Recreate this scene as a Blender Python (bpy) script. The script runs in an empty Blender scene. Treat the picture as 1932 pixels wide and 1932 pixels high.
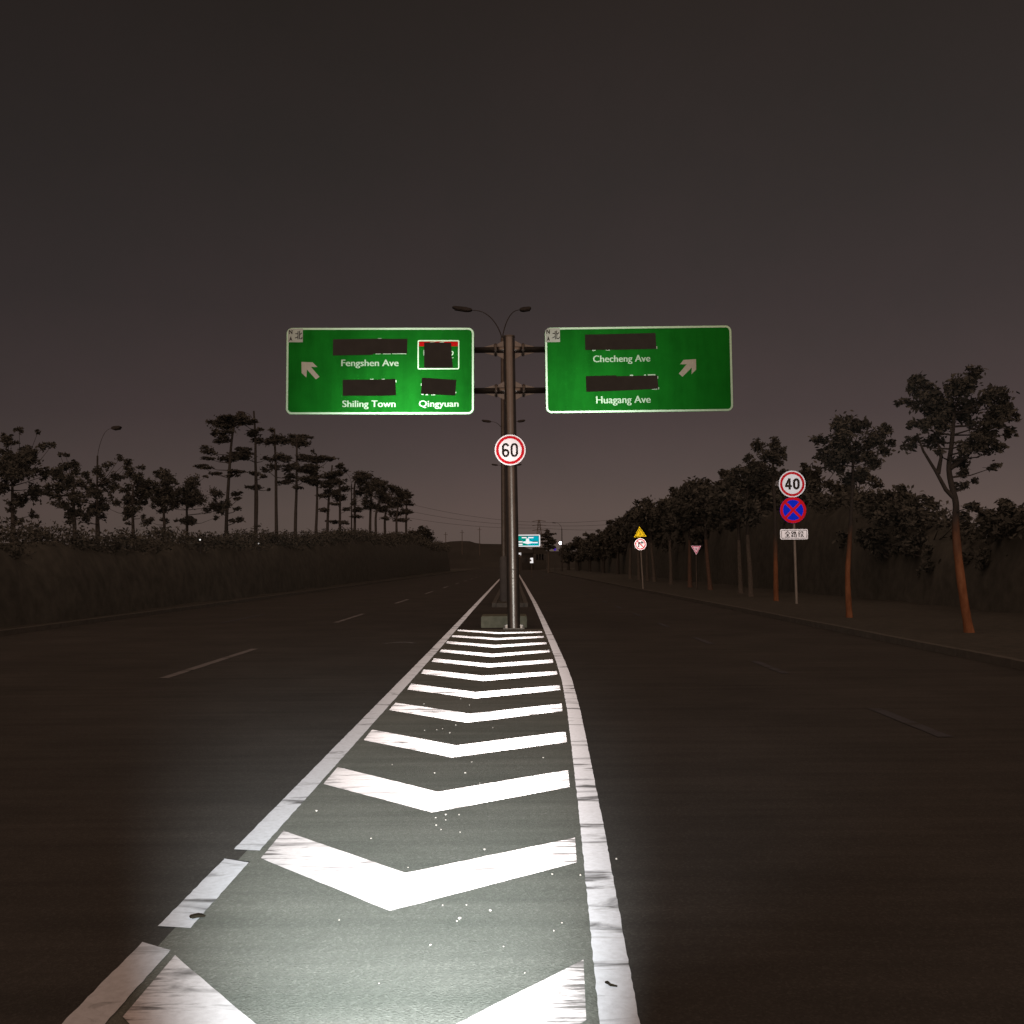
import bpy, bmesh, math, random
import numpy as np
from mathutils import Vector, Matrix

R = math.radians
scene = bpy.context.scene
COL = scene.collection
random.seed(7)
rng = np.random.default_rng(7)

# ------------------------------------------------------------------ camera
F = 1940.0                      # focal length in units of a 1932 px wide picture
PITCH, ROLL, EYE = R(2.92), R(-0.4), 1.65
cam_data = bpy.data.cameras.new('camera')
cam = bpy.data.objects.new('camera', cam_data)
COL.objects.link(cam)
CAM_ROT = Matrix.Rotation(math.pi / 2 + PITCH, 3, 'X') @ Matrix.Rotation(ROLL, 3, 'Z')
cam.matrix_world = Matrix.Translation((0, 0, EYE)) @ CAM_ROT.to_4x4()
cam_data.sensor_width = 36
cam_data.lens = 36 * F / 1932
cam_data.clip_start = 0.05
cam_data.clip_end = 6000
scene.camera = cam

# ------------------------------------------------------------------ night sky
world = bpy.data.worlds.new('World')
scene.world = world
world.use_nodes = True
wn, wl = world.node_tree.nodes, world.node_tree.links
wn.clear()
w_out = wn.new('ShaderNodeOutputWorld')
w_bg = wn.new('ShaderNodeBackground')
w_sky_bg = wn.new('ShaderNodeBackground')
w_add = wn.new('ShaderNodeAddShader')
w_tc = wn.new('ShaderNodeTexCoord')
w_sep = wn.new('ShaderNodeSeparateXYZ')
wl.new(w_tc.outputs['Generated'], w_sep.inputs[0])
w_ramp = wn.new('ShaderNodeValToRGB')
wl.new(w_sep.outputs['Z'], w_ramp.inputs[0])
def lin(c):
    return tuple(((x / 255) / 12.92 if x / 255 <= 0.04045 else ((x / 255 + 0.055) / 1.055) ** 2.4) for x in c)
stops = [(0.0, (94, 81, 75)), (0.05, (94, 80, 75)), (0.09, (84, 72, 69)), (0.14, (73, 62, 61)),
         (0.24, (60, 52, 51)), (0.36, (50, 44, 42)), (0.50, (42, 36, 33)), (1.0, (38, 31, 28))]
els = w_ramp.color_ramp.elements
while len(els) > 1:
    els.remove(els[-1])
els[0].position = stops[0][0]; els[0].color = (*lin(stops[0][1]), 1)
for p, c in stops[1:]:
    e = els.new(p); e.color = (*lin(c), 1)
# the town glow sits ahead and to the right: darker towards the left
w_x = wn.new('ShaderNodeMapRange')
w_x.inputs['From Min'].default_value = -0.5; w_x.inputs['From Max'].default_value = 0.12
w_x.inputs['To Min'].default_value = 0.70; w_x.inputs['To Max'].default_value = 1.0
wl.new(w_sep.outputs['X'], w_x.inputs['Value'])
# faint uneven mottle multiplied into the sky colour
w_no = wn.new('ShaderNodeTexNoise'); w_no.inputs['Scale'].default_value = 5.0; w_no.inputs['Detail'].default_value = 9
w_no.inputs['Roughness'].default_value = 0.72
wl.new(w_tc.outputs['Generated'], w_no.inputs['Vector'])
w_cl = wn.new('ShaderNodeValToRGB')
w_cl.color_ramp.elements[0].position = 0.32; w_cl.color_ramp.elements[0].color = (0.945, 0.975, 0.965, 1)
w_cl.color_ramp.elements[1].position = 0.68; w_cl.color_ramp.elements[1].color = (1.05, 1.025, 1.035, 1)
wl.new(w_no.outputs['Fac'], w_cl.inputs[0])
w_mx = wn.new('ShaderNodeMix'); w_mx.data_type = 'RGBA'; w_mx.blend_type = 'MULTIPLY'; w_mx.inputs['Factor'].default_value = 1.0
wl.new(w_ramp.outputs[0], w_mx.inputs[6]); wl.new(w_cl.outputs[0], w_mx.inputs[7])
wl.new(w_mx.outputs[2], w_bg.inputs['Color'])
wl.new(w_x.outputs[0], w_bg.inputs['Strength'])
w_sky = wn.new('ShaderNodeTexSky')
w_sky.sky_type = 'NISHITA'; w_sky.sun_disc = False
w_sky.sun_elevation = R(36); w_sky.sun_rotation = R(184)
wl.new(w_sky.outputs[0], w_sky_bg.inputs['Color'])
w_sky_bg.inputs['Strength'].default_value = 0.00015
wl.new(w_bg.outputs[0], w_add.inputs[0]); wl.new(w_sky_bg.outputs[0], w_add.inputs[1])
wl.new(w_add.outputs[0], w_out.inputs[0])

# added unseen ambient fill from behind the camera that lifts the dark surfaces
sun_data = bpy.data.lights.new('ambient_fill', 'SUN')
sun_data.energy = 1.45; sun_data.angle = R(120); sun_data.color = (1.0, 0.62, 0.43)
sun = bpy.data.objects.new('ambient_fill', sun_data); COL.objects.link(sun)
sun.rotation_euler = (R(54), 0, R(-4))

# the torch held beside the camera: one narrow beam with its spill
TORCH = Vector((0.02, 0.08, 1.50))
def spot(name, aim, energy, size, blend, color, squeeze=1.0):
    d = bpy.data.lights.new(name, 'SPOT')
    d.energy = energy; d.spot_size = R(size); d.spot_blend = blend; d.color = color
    d.shadow_soft_size = 0.02
    o = bpy.data.objects.new(name, d); COL.objects.link(o)
    o.location = TORCH; o.scale = (squeeze, 1, 1)        # the reflector throws an upright oval
    o.rotation_euler = (Vector(aim) - TORCH).to_track_quat('-Z', 'Y').to_euler()
    return o
spot('torch_beam', (-0.84, 7.6, 0.0), 8300, 47, 1.0, (0.955, 1.0, 0.98), 0.61)
spot('torch_spill', (-0.2, 25.0, 5.2), 1700, 62, 0.75, (1.0, 0.97, 0.95))

scene.view_settings.view_transform = 'Standard'
scene.view_settings.look = 'None'
scene.view_settings.exposure = 0
scene.view_settings.gamma = 1
scene.cycles.max_bounces = 6
scene.cycles.transparent_max_bounces = 8

# ------------------------------------------------------------------ projecting measured points into the place
def ray(u, v):
    return (CAM_ROT @ Vector(((u - 966) / F, -(v - 966) / F, -1.0)))
def ground(u, v, z=0.0):
    d = ray(u, v); t = (z - EYE) / d.z
    return Vector((d.x * t, d.y * t, z))
def at(u, v, depth):                         # point at forward distance depth
    d = ray(u, v); t = depth / d.y
    return Vector((d.x * t, depth, EYE + d.z * t))

# ------------------------------------------------------------------ object helpers
def tag(o, label=None, cat=None, group=None, kind=None):
    if label: o['label'] = label
    if cat: o['category'] = cat
    if group: o['group'] = group
    if kind: o['kind'] = kind
    return o
def empty(name, loc=(0, 0, 0), rz=0.0):
    o = bpy.data.objects.new(name, None); COL.objects.link(o)
    o.location = loc; o.rotation_euler = (0, 0, rz); o.empty_display_size = 0.3
    return o
def obj(name, mesh, mat, parent=None, smooth=False, world_coords=False):
    """mesh is a bmesh or a Mesh.  With world_coords the vertices are moved into the parent's space."""
    if isinstance(mesh, bmesh.types.BMesh):
        me = bpy.data.meshes.new(name)
        mesh.normal_update()
        mesh.to_mesh(me); mesh.free()
    else:
        me = mesh
    me.name = name
    if len(me.materials): me.materials.clear()
    if isinstance(mat, (list, tuple)):
        for m in mat: me.materials.append(m)
    else:
        me.materials.append(mat)
    if smooth:
        me.polygons.foreach_set('use_smooth', [True] * len(me.polygons))
    o = bpy.data.objects.new(name, me); COL.objects.link(o)
    if parent is not None:
        o.parent = parent
        if world_coords:
            inv = Matrix.LocRotScale(parent.location, parent.rotation_euler, parent.scale).inverted()
            me.transform(inv)
    return o
def mesh_from(verts, faces):
    me = bpy.data.meshes.new('m')
    me.from_pydata([tuple(v) for v in verts], [], faces)
    me.update()
    return me

def add_box(bm, lo, hi, rot=None):
    c = [(lo[i] + hi[i]) / 2 for i in range(3)]
    s = [hi[i] - lo[i] for i in range(3)]
    M = Matrix.Translation(c)
    if rot is not None: M = M @ rot.to_4x4()
    M = M @ Matrix.Diagonal((*s, 1))
    return bmesh.ops.create_cube(bm, size=1, matrix=M)['verts']
def box(lo, hi, bevel=0.0):
    bm = bmesh.new(); add_box(bm, lo, hi)
    if bevel:
        bmesh.ops.bevel(bm, geom=bm.edges[:], offset=bevel, segments=2, affect='EDGES')
    return bm
def add_tube(bm, pts, radii, n=12, cap=True):
    pts = [Vector(p) for p in pts]
    if not hasattr(radii, '__len__'): radii = [radii] * len(pts)
    rings = []
    up = Vector((0.31, 0.87, 0.37))
    for i, p in enumerate(pts):
        t = (pts[min(i + 1, len(pts) - 1)] - pts[max(i - 1, 0)]).normalized()
        a = t.cross(up)
        if a.length < 0.05: a = t.cross(Vector((1, 0, 0)))
        a.normalize(); b = t.cross(a)
        rings.append([bm.verts.new(p + (a * math.cos(k * 2 * math.pi / n) + b * math.sin(k * 2 * math.pi / n)) * radii[i]) for k in range(n)])
    for r0, r1 in zip(rings, rings[1:]):
        for k in range(n):
            bm.faces.new((r0[k], r0[(k + 1) % n], r1[(k + 1) % n], r1[k]))
    if cap:
        bm.faces.new([bm.verts.new(v.co) for v in rings[0][::-1]]); bm.faces.new([bm.verts.new(v.co) for v in rings[-1]])
def tube(pts, radii, n=12):
    bm = bmesh.new(); add_tube(bm, pts, radii, n)
    bmesh.ops.recalc_face_normals(bm, faces=bm.faces[:])
    return bm
def add_prism(bm, poly, y0, y1):
    """polygon in the x-z plane, extruded from y0 (front) to y1"""
    a = [bm.verts.new((x, y0, z)) for x, z in poly]
    b = [bm.verts.new((x, y1, z)) for x, z in poly]
    bm.faces.new(a); bm.faces.new(b[::-1])
    n = len(poly)
    for i in range(n):
        bm.faces.new((a[i], b[i], b[(i + 1) % n], a[(i + 1) % n]))
def prism(poly, y0, y1):
    bm = bmesh.new(); add_prism(bm, poly, y0, y1)
    bmesh.ops.recalc_face_normals(bm, faces=bm.faces[:])
    return bm
def rrect(x0, z0, x1, z1, r, n=8):
    out = []
    for cx, cz, a0 in ((x1 - r, z1 - r, 0), (x0 + r, z1 - r, 90), (x0 + r, z0 + r, 180), (x1 - r, z0 + r, 270)):
        for k in range(n + 1):
            a = R(a0 + 90 * k / n)
            out.append((cx + r * math.cos(a), cz + r * math.sin(a)))
    return out
def circle(r, n=56, cx=0, cz=0):
    return [(cx + r * math.cos(2 * math.pi * k / n), cz + r * math.sin(2 * math.pi * k / n)) for k in range(n)]
def band(outer, inner, y0, y1):
    """ring between two outlines with the same number of points"""
    bm = bmesh.new(); n = len(outer)
    def loop(p, y): return [bm.verts.new((x, y, z)) for x, z in p]
    of, inf, ob, inb = loop(outer, y0), loop(inner, y0), loop(outer, y1), loop(inner, y1)
    for i in range(n):
        j = (i + 1) % n
        bm.faces.new((of[i], of[j], inf[j], inf[i]))
        bm.faces.new((ob[j], ob[i], inb[i], inb[j]))
        bm.faces.new((of[j], of[i], ob[i], ob[j]))
        bm.faces.new((inf[i], inf[j], inb[j], inb[i]))
    bmesh.ops.recalc_face_normals(bm, faces=bm.faces[:])
    return bm
def ribbon(path, w, y, depth=0.004, closed=False):
    n = len(path); A, B = [], []
    for i in range(n):
        p0 = path[(i - 1) % n] if closed or i > 0 else path[i]
        p1 = path[(i + 1) % n] if closed or i < n - 1 else path[i]
        dx, dz = p1[0] - p0[0], p1[1] - p0[1]; L = math.hypot(dx, dz)
        nx, nz = -dz / L * w / 2, dx / L * w / 2
        A.append((path[i][0] + nx, path[i][1] + nz)); B.append((path[i][0] - nx, path[i][1] - nz))
    if closed: return band(A, B, y - depth, y)
    return prism(A + B[::-1], y - depth, y)
def ellipse(cx, cz, rx, rz, a0, a1, n):
    return [(cx + rx * math.cos(R(a0 + (a1 - a0) * k / n)), cz + rz * math.sin(R(a0 + (a1 - a0) * k / n))) for k in range(n + 1)]
def bold_digit(ch, x0, x1, z0, z1, w, y):
    bm = bmesh.new()
    def add(b):
        me = bpy.data.meshes.new('d'); b.to_mesh(me); b.free(); bm.from_mesh(me); bpy.data.meshes.remove(me)
    h = w / 2; cx, cz = (x0 + x1) / 2, (z0 + z1) / 2; rx = (x1 - x0) / 2 - h
    if ch == '0':
        k = rx * 1.25
        p = ellipse(cx, z1 - h - k, rx, k, 0, 180, 14) + ellipse(cx, z0 + h + k, rx, k, 180, 360, 14)
        add(ribbon(p, w, y, closed=True))
    elif ch == '6':
        k = rx * 1.12
        add(ribbon(ellipse(cx, z0 + h + k, rx, k, 0, 360, 28)[:-1], w, y, closed=True))
        top = ellipse(cx, z1 - h - rx * 1.15, rx, rx * 1.15, 18, 180, 14)
        add(ribbon(top + [(x0 + h, z0 + h + k)], w, y - 0.0006))
    elif ch == '4':
        zb = z0 + (z1 - z0) * .22
        xs = x0 + (x1 - x0) * .66
        add(prism([(xs - h, z0), (xs + h, z0), (xs + h, z1), (xs - h, z1)], y - .004, y))
        add(prism([(x0, zb), (x1, zb), (x1, zb + w * .9), (x0, zb + w * .9)], y - .0046, y - .0003))
        add(prism([(x0, zb + w * .9), (x0 + w * .95, zb + w * .9), (xs + h * .2, z1), (xs - h, z1)], y - .0052, y - .0006))
    bmesh.ops.recalc_face_normals(bm, faces=bm.faces[:])
    return bm
_font_cache = {}
def text_mesh(body, x0, x1, zbase, zcap, y, weight=0.012, depth=0.004, hstretch=None, refcap='H'):
    """text as a mesh in the x-z plane, fitted between x0..x1 with baseline and cap height given"""
    def raw(s, w):
        cu = bpy.data.curves.new('t', 'FONT'); cu.body = s; cu.size = 1.0; cu.offset = w
        cu.extrude = 0.0; cu.resolution_u = 4
        o = bpy.data.objects.new('t', cu); COL.objects.link(o)
        dg = bpy.context.evaluated_depsgraph_get(); dg.update()
        me = bpy.data.meshes.new_from_object(o.evaluated_get(dg))
        bpy.data.objects.remove(o); bpy.data.curves.remove(cu)
        return me
    me = raw(body, weight)
    if refcap:
        ref = raw(refcap, weight)
        rz = [v.co.y for v in ref.vertices]; cap0, cap1 = min(rz), max(rz)
        bpy.data.meshes.remove(ref)
    else:
        rz = [v.co.y for v in me.vertices]; cap0, cap1 = min(rz), max(rz)
    xs = [v.co.x for v in me.vertices]; a, b = min(xs), max(xs)
    for v in me.vertices:
        v.co = Vector((x0 + (v.co.x - a) / (b - a) * (x1 - x0), y, zbase + (v.co.y - cap0) / (cap1 - cap0) * (zcap - zbase)))
    bm = bmesh.new(); bm.from_mesh(me)
    em = (zcap - zbase) * .032
    for v in me.vertices: v.co.x += em; v.co.y -= 0.0007
    bmesh.ops.translate(bm, verts=bm.verts[:], vec=(-em, 0, 0))
    bm.from_mesh(me); bpy.data.meshes.remove(me)
    ext = bmesh.ops.extrude_face_region(bm, geom=bm.faces[:])
    bmesh.ops.translate(bm, verts=[g for g in ext['geom'] if isinstance(g, bmesh.types.BMVert)], vec=(0, -depth, 0))
    bmesh.ops.recalc_face_normals(bm, faces=bm.faces[:])
    return bm
def strokes(segs, y, w, depth=0.004):
    """bars in the x-z plane: list of (x0,z0,x1,z1)"""
    bm = bmesh.new()
    for k, (x0, z0, x1, z1) in enumerate(segs):
        d = Vector((x1 - x0, 0, z1 - z0)); L = d.length
        n = Vector((-d.z, 0, d.x)) / L * w / 2
        p = [Vector((x0, 0, z0)) + n, Vector((x0, 0, z0)) - n, Vector((x1, 0, z1)) - n, Vector((x1, 0, z1)) + n]
        yy = y - 0.0004 * (k % 5)
        add_prism(bm, [(q.x, q.z) for q in p], yy - depth, y)
    bmesh.ops.recalc_face_normals(bm, faces=bm.faces[:])
    return bm

# ------------------------------------------------------------------ materials
class Nodes:
    def __init__(s, name):
        s.m = bpy.data.materials.new(name); s.m.use_nodes = True
        s.t = s.m.node_tree; s.n = s.t.nodes; s.l = s.t.links
        s.n.clear(); s.out = s.n.new('ShaderNodeOutputMaterial')
    def new(s, t, **kw):
        n = s.n.new(t)
        for k, v in kw.items(): setattr(n, k, v)
        return n
    def link(s, a, b): s.l.new(a, b)
    def coord(s, scale=(1, 1, 1), rot=(0, 0, 0), which='Object'):
        tc = s.new('ShaderNodeTexCoord'); mp = s.new('ShaderNodeMapping')
        mp.inputs['Scale'].default_value = scale; mp.inputs['Rotation'].default_value = rot
        s.link(tc.outputs[which], mp.inputs[0]); return mp.outputs[0]
    def noise(s, vec, scale, detail=4, rough=0.6, dist=0.0):
        n = s.new('ShaderNodeTexNoise')
        n.inputs['Scale'].default_value = scale; n.inputs['Detail'].default_value = detail
        n.inputs['Roughness'].default_value = rough; n.inputs['Distortion'].default_value = dist
        s.link(vec, n.inputs['Vector']); return n.outputs['Fac']
    def ramp(s, fac, stops):
        r = s.new('ShaderNodeValToRGB'); e = r.color_ramp.elements
        e[0].position, e[0].color = stops[0][0], (*stops[0][1], 1)
        e[1].position, e[1].color = stops[-1][0], (*stops[-1][1], 1)
        for p, c in stops[1:-1]:
            x = e.new(p); x.color = (*c, 1)
        s.link(fac, r.inputs[0]); return r.outputs[0]
    def mix(s, fac, a, b):
        m = s.new('ShaderNodeMix', data_type='RGBA')
        for sock, val in ((m.inputs['Factor'], fac), (m.inputs[6], a), (m.inputs[7], b)):
            if isinstance(val, (int, float)): sock.default_value = val
            elif isinstance(val, tuple): sock.default_value = (*val, 1)
            else: s.link(val, sock)
        return m.outputs[2]
    def math(s, op, a, b=0.0):
        m = s.new('ShaderNodeMath', operation=op)
        for sock, val in ((m.inputs[0], a), (m.inputs[1], b)):
            if isinstance(val, (int, float)): sock.default_value = val
            else: s.link(val, sock)
        return m.outputs[0]
    def bump(s, h, strength, dist=0.01):
        b = s.new('ShaderNodeBump'); b.inputs['Strength'].default_value = strength
        b.inputs['Distance'].default_value = dist; s.link(h, b.inputs['Height']); return b.outputs[0]
    def principled(s, color, rough=0.8, metal=0.0, spec=0.3, normal=None):
        p = s.new('ShaderNodeBsdfPrincipled')
        for sock, val in ((p.inputs['Base Color'], color), (p.inputs['Roughness'], rough)):
            if isinstance(val, (int, float)): sock.default_value = val
            elif isinstance(val, tuple): sock.default_value = (*val, 1)
            else: s.link(val, sock)
        p.inputs['Metallic'].default_value = metal
        p.inputs['Specular IOR Level'].default_value = spec
        if normal is not None: s.link(normal, p.inputs['Normal'])
        s.link(p.outputs[0], s.out.inputs[0]); return p

def noisy(name, c0, c1, scale=6, rough=0.85, bump=0.0, bscale=40, metal=0.0, spec=0.2):
    N = Nodes(name); v = N.coord()
    col = N.ramp(N.noise(v, scale), [(0.3, c0), (0.7, c1)])
    nrm = N.bump(N.noise(v, bscale, 6), bump) if bump else None
    N.principled(col, rough, metal, spec, nrm)
    return N.m

def reflective(name, color, gain, normal, rough, wear=0.12, scale=3.0, diffuse=0.25):
    """road-sign sheeting: a plain colour plus prism facets that all lean towards oncoming traffic"""
    N = Nodes(name); v = N.coord()
    run = N.noise(N.coord((2.2, 1, 0.28)), scale, 6, 0.68)         # rain streaks that run down the face
    w = N.ramp(N.math('ADD', N.math('MULTIPLY', N.noise(v, scale, 5, 0.65), 0.5), N.math('MULTIPLY', run, 0.5)), [(0.34, (1 - wear,) * 3), (0.58, (1.0,) * 3)])
    mul = N.new('ShaderNodeMix', data_type='RGBA', blend_type='MULTIPLY')
    mul.inputs['Factor'].default_value = 1.0
    mul.inputs[6].default_value = (*[c * gain for c in color], 1); N.link(w, mul.inputs[7])
    g = N.new('ShaderNodeBsdfGlossy'); g.inputs['Roughness'].default_value = rough
    vec = N.new('ShaderNodeCombineXYZ')
    n = Vector(normal).normalized()
    for i in range(3): vec.inputs[i].default_value = n[i]
    N.link(vec.outputs[0], g.inputs['Normal']); N.link(mul.outputs[2], g.inputs['Color'])
    d = N.new('ShaderNodeBsdfDiffuse'); d.inputs['Color'].default_value = (*[c * diffuse for c in color], 1)
    a = N.new('ShaderNodeAddShader')
    N.link(d.outputs[0], a.inputs[0]); N.link(g.outputs[0], a.inputs[1]); N.link(a.outputs[0], N.out.inputs[0])
    return N.m
def toward(p):
    """direction from a sign at p back along the approach road"""
    return (Vector((0, 0, 1.57)) - Vector(p)).normalized()
def glow(name, color, strength):
    N = Nodes(name); e = N.new('ShaderNodeEmission')
    e.inputs['Color'].default_value = (*color, 1); e.inputs['Strength'].default_value = strength
    N.link(e.outputs[0], N.out.inputs[0]); return N.m

def asphalt(name, c0, c1, grit=0.5):
    N = Nodes(name); v = N.coord()
    big = N.noise(v, 0.55, 4, 0.6)
    fine = N.noise(v, 85, 3, 0.75)
    streak = N.noise(N.coord((0.25, 3.5, 1)), 1.4, 5, 0.6)
    col = N.ramp(N.math('ADD', N.math('MULTIPLY', big, 0.5), N.math('MULTIPLY', streak, 0.5)), [(0.3, c0), (0.7, c1)])
    vor = N.new('ShaderNodeTexVoronoi'); vor.inputs['Scale'].default_value = 95
    N.link(v, vor.inputs['Vector'])
    spk = N.ramp(vor.outputs['Color'], [(0.0, (0.82,) * 3), (0.62, (0.97,) * 3), (0.9, (1.22,) * 3)])
    m = N.new('ShaderNodeMix', data_type='RGBA', blend_type='MULTIPLY'); m.inputs['Factor'].default_value = 1
    N.link(col, m.inputs[6]); N.link(spk, m.inputs[7])
    pits = N.ramp(N.noise(N.coord((1, 2.2, 1)), 48, 3, 0.7), [(0.27, (0.25,) * 3), (0.38, (1.0,) * 3)])
    m2 = N.new('ShaderNodeMix', data_type='RGBA', blend_type='MULTIPLY'); m2.inputs['Factor'].default_value = 0.75
    N.link(m.outputs[2], m2.inputs[6]); N.link(pits, m2.inputs[7])
    h = N.math('ADD', fine, N.math('MULTIPLY', vor.outputs['Distance'], 0.8))
    N.principled(m2.outputs[2], 0.95, 0, 0.08, N.bump(h, grit, 0.006))
    return N.m

def paint(name, color, bead, road_col, wear=0.5, streaks=True):
    """thermoplastic paint with glass beads facing the traffic, scuffed and stained with road dirt"""
    N = Nodes(name); v = N.coord()
    # dirty wavy tyre scuffs that run roughly across the lines
    sc = N.noise(N.coord((1.1, 4.2, 1), (0, 0, R(6))), 0.95, 7, 0.6, 0.9)
    scuff = N.ramp(sc, [(0.0, (0,) * 3), (wear, (0,) * 3), (min(wear + 0.10, 0.98), (.85,) * 3), (1.0, (1,) * 3)])
    brush = N.noise(N.coord((1.2, 14.0, 1), (0, 0, R(-9))), 2.6, 5, 0.7)
    bands = N.ramp(brush, [(0.0, (0,) * 3), (0.6, (0,) * 3), (0.72, (0.6,) * 3), (1.0, (0.8,) * 3)])
    fine = N.ramp(N.noise(v, 30, 4, 0.7), [(0.3, (0.75,) * 3), (0.6, (1.0,) * 3)])
    dirt = N.math('MAXIMUM', scuff, bands) if streaks else scuff
    # wheels have rubbed the paint thin at the ends of the bars (0 in the middle, 1 at an end)
    at_ = N.new('ShaderNodeAttribute'); at_.attribute_name = 'end_wear'
    rub = N.noise(N.coord((1.3, 9.0, 1), (0, 0, R(13))), 2.2, 6, 0.68, 0.25)
    rubbed = N.ramp(N.math('ADD', rub, N.math('MULTIPLY', at_.outputs['Fac'], 0.22)), [(0.0, (0,) * 3), (0.63, (0,) * 3), (0.76, (0.85,) * 3), (1.0, (1,) * 3)])
    dirt = N.math('MAXIMUM', dirt, rubbed)
    chips = N.ramp(N.noise(v, 9, 8, 0.75), [(0.0, (1,) * 3), (0.29, (1,) * 3), (0.33, (0,) * 3), (1.0, (0,) * 3)])
    dirt = N.math('MAXIMUM', dirt, chips)
    base = N.mix(dirt, color, road_col)
    m = N.new('ShaderNodeMix', data_type='RGBA', blend_type='MULTIPLY'); m.inputs['Factor'].default_value = 0.7
    N.link(base, m.inputs[6]); N.link(fine, m.inputs[7])
    nb = N.bump(N.noise(v, 60, 3), 0.25, 0.004)
    d = N.new('ShaderNodeBsdfDiffuse'); N.link(m.outputs[2], d.inputs['Color']); N.link(nb, d.inputs['Normal'])
    g = N.new('ShaderNodeBsdfGlossy'); g.inputs['Roughness'].default_value = 0.28
    vec = N.new('ShaderNodeCombineXYZ')
    n = Vector((0, -1, 0.040)).normalized()
    for i in range(3): vec.inputs[i].default_value = n[i]
    N.link(vec.outputs[0], g.inputs['Normal'])
    left = N.math('SUBTRACT', 1.0, N.math('MULTIPLY', dirt, 0.93))
    gcol = N.mix(left, (0.0, 0.0, 0.0), tuple(bead * c for c in (1.0, 0.87, 0.86)))
    N.link(gcol, g.inputs['Color'])
    a = N.new('ShaderNodeAddShader')
    N.link(d.outputs[0], a.inputs[0]); N.link(g.outputs[0], a.inputs[1]); N.link(a.outputs[0], N.out.inputs[0])
    return N.m

ROADC = (0.06, 0.06, 0.057)
M = {}
M['asphalt'] = asphalt('carriageway asphalt', (0.038, 0.0385, 0.0375), (0.07, 0.069, 0.066), 0.35)
M['gore'] = asphalt('dusty untravelled asphalt', (0.092, 0.104, 0.094), (0.175, 0.185, 0.172), 0.5)
M['paint'] = paint('white road paint', (0.44, 0.455, 0.485), 0.15, ROADC, 0.545)
M['edge_paint'] = paint('white edge line paint', (0.52, 0.56, 0.62), 0.036, ROADC, 0.56, False)
M['dash_paint'] = paint('worn lane dash paint', (0.15, 0.15, 0.155), 0.012, ROADC, 0.55)
M['faint_paint'] = paint('very worn lane dash paint', (0.075, 0.08, 0.092), 0.003, ROADC, 0.53)
M['soil'] = noisy('dry verge soil and weeds', (0.045, 0.046, 0.042), (0.065, 0.065, 0.06), 3, 1.0, 0.5, 30)
M['grass'] = noisy('dark verge grass', (0.042, 0.044, 0.04), (0.07, 0.069, 0.062), 5, 1.0, 0.7, 50)
M['kerb'] = noisy('dirty concrete kerb', (0.07, 0.07, 0.066), (0.105, 0.104, 0.096), 5, 0.9, 0.3, 60)
M['concrete'] = noisy('pale concrete', (0.09, 0.10, 0.075), (0.16, 0.168, 0.13), 6, 0.9, 0.3, 60)
M['hill'] = noisy('dark hillside scrub', (0.028, 0.028, 0.026), (0.045, 0.045, 0.042), 0.05, 1.0)
M['leaf'] = noisy('broad dark leaves', (0.05, 0.052, 0.047), (0.088, 0.09, 0.08), 2.0, 0.9)
M['needle'] = noisy('dull layered foliage', (0.046, 0.048, 0.043), (0.08, 0.08, 0.072), 2.0, 0.9)
M['bark_dark'] = noisy('shaded dark bark', (0.042, 0.041, 0.04), (0.065, 0.062, 0.058), 9, 0.95, 0.5, 40)
M['bark_dim'] = noisy('dull red brown bark', (0.09, 0.062, 0.05), (0.14, 0.092, 0.072), 9, 0.95, 0.5, 40)
M['bark_grey'] = noisy('grey bark', (0.075, 0.07, 0.062), (0.12, 0.11, 0.10), 9, 0.95, 0.5, 40)
def shaded_top_bark():
    N = Nodes('reddish brown bark with painted shade'); v = N.coord((1, 1, .35))
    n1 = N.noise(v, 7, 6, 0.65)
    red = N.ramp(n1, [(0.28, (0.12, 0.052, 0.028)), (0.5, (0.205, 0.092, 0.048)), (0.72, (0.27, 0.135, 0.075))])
    shade_col = N.ramp(n1, [(0.3, (0.042, 0.041, 0.04)), (0.7, (0.065, 0.062, 0.058))])  # crown shade painted into the bark: colour darkens up the trunk
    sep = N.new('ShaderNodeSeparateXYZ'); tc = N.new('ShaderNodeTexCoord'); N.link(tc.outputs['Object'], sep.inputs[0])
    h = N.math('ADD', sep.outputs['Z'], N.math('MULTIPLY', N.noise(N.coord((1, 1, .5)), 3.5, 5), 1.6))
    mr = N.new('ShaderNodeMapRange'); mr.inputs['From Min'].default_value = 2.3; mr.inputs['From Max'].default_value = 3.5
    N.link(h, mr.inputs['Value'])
    N.principled(N.mix(mr.outputs[0], red, shade_col), 0.95, 0, 0.1, N.bump(N.noise(v, 45, 6), 0.8))
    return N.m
M['bark_red'] = shaded_top_bark()
M['steel'] = noisy('galvanised steel', (0.15, 0.14, 0.13), (0.20, 0.185, 0.17), 4, 0.36, 0.02, 8, 0.92, 0.5)
M['steel_dark'] = noisy('weathered dark steel', (0.09, 0.08, 0.07), (0.13, 0.115, 0.10), 5, 0.5, 0.0, 20, 0.6, 0.4)
M['post'] = noisy('grey painted post', (0.24, 0.235, 0.22), (0.32, 0.31, 0.29), 4, 0.5, 0.0, 20, 0.3, 0.4)
M['white_plate'] = noisy('white painted steel', (0.55, 0.53, 0.50), (0.75, 0.72, 0.68), 6, 0.5)
M['cover'] = noisy('matt black patch', (0.05, 0.05, 0.048), (0.06, 0.06, 0.057), 4, 0.95, 0, 10, 0, 0.05)
M['sign_black'] = noisy('black sign film', (0.05, 0.05, 0.05), (0.07, 0.07, 0.07), 6, 0.8, 0, 10, 0, 0.1)
M['wall'] = noisy('dark building wall', (0.035, 0.035, 0.033), (0.055, 0.055, 0.05), 0.3, 0.9)
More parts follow.
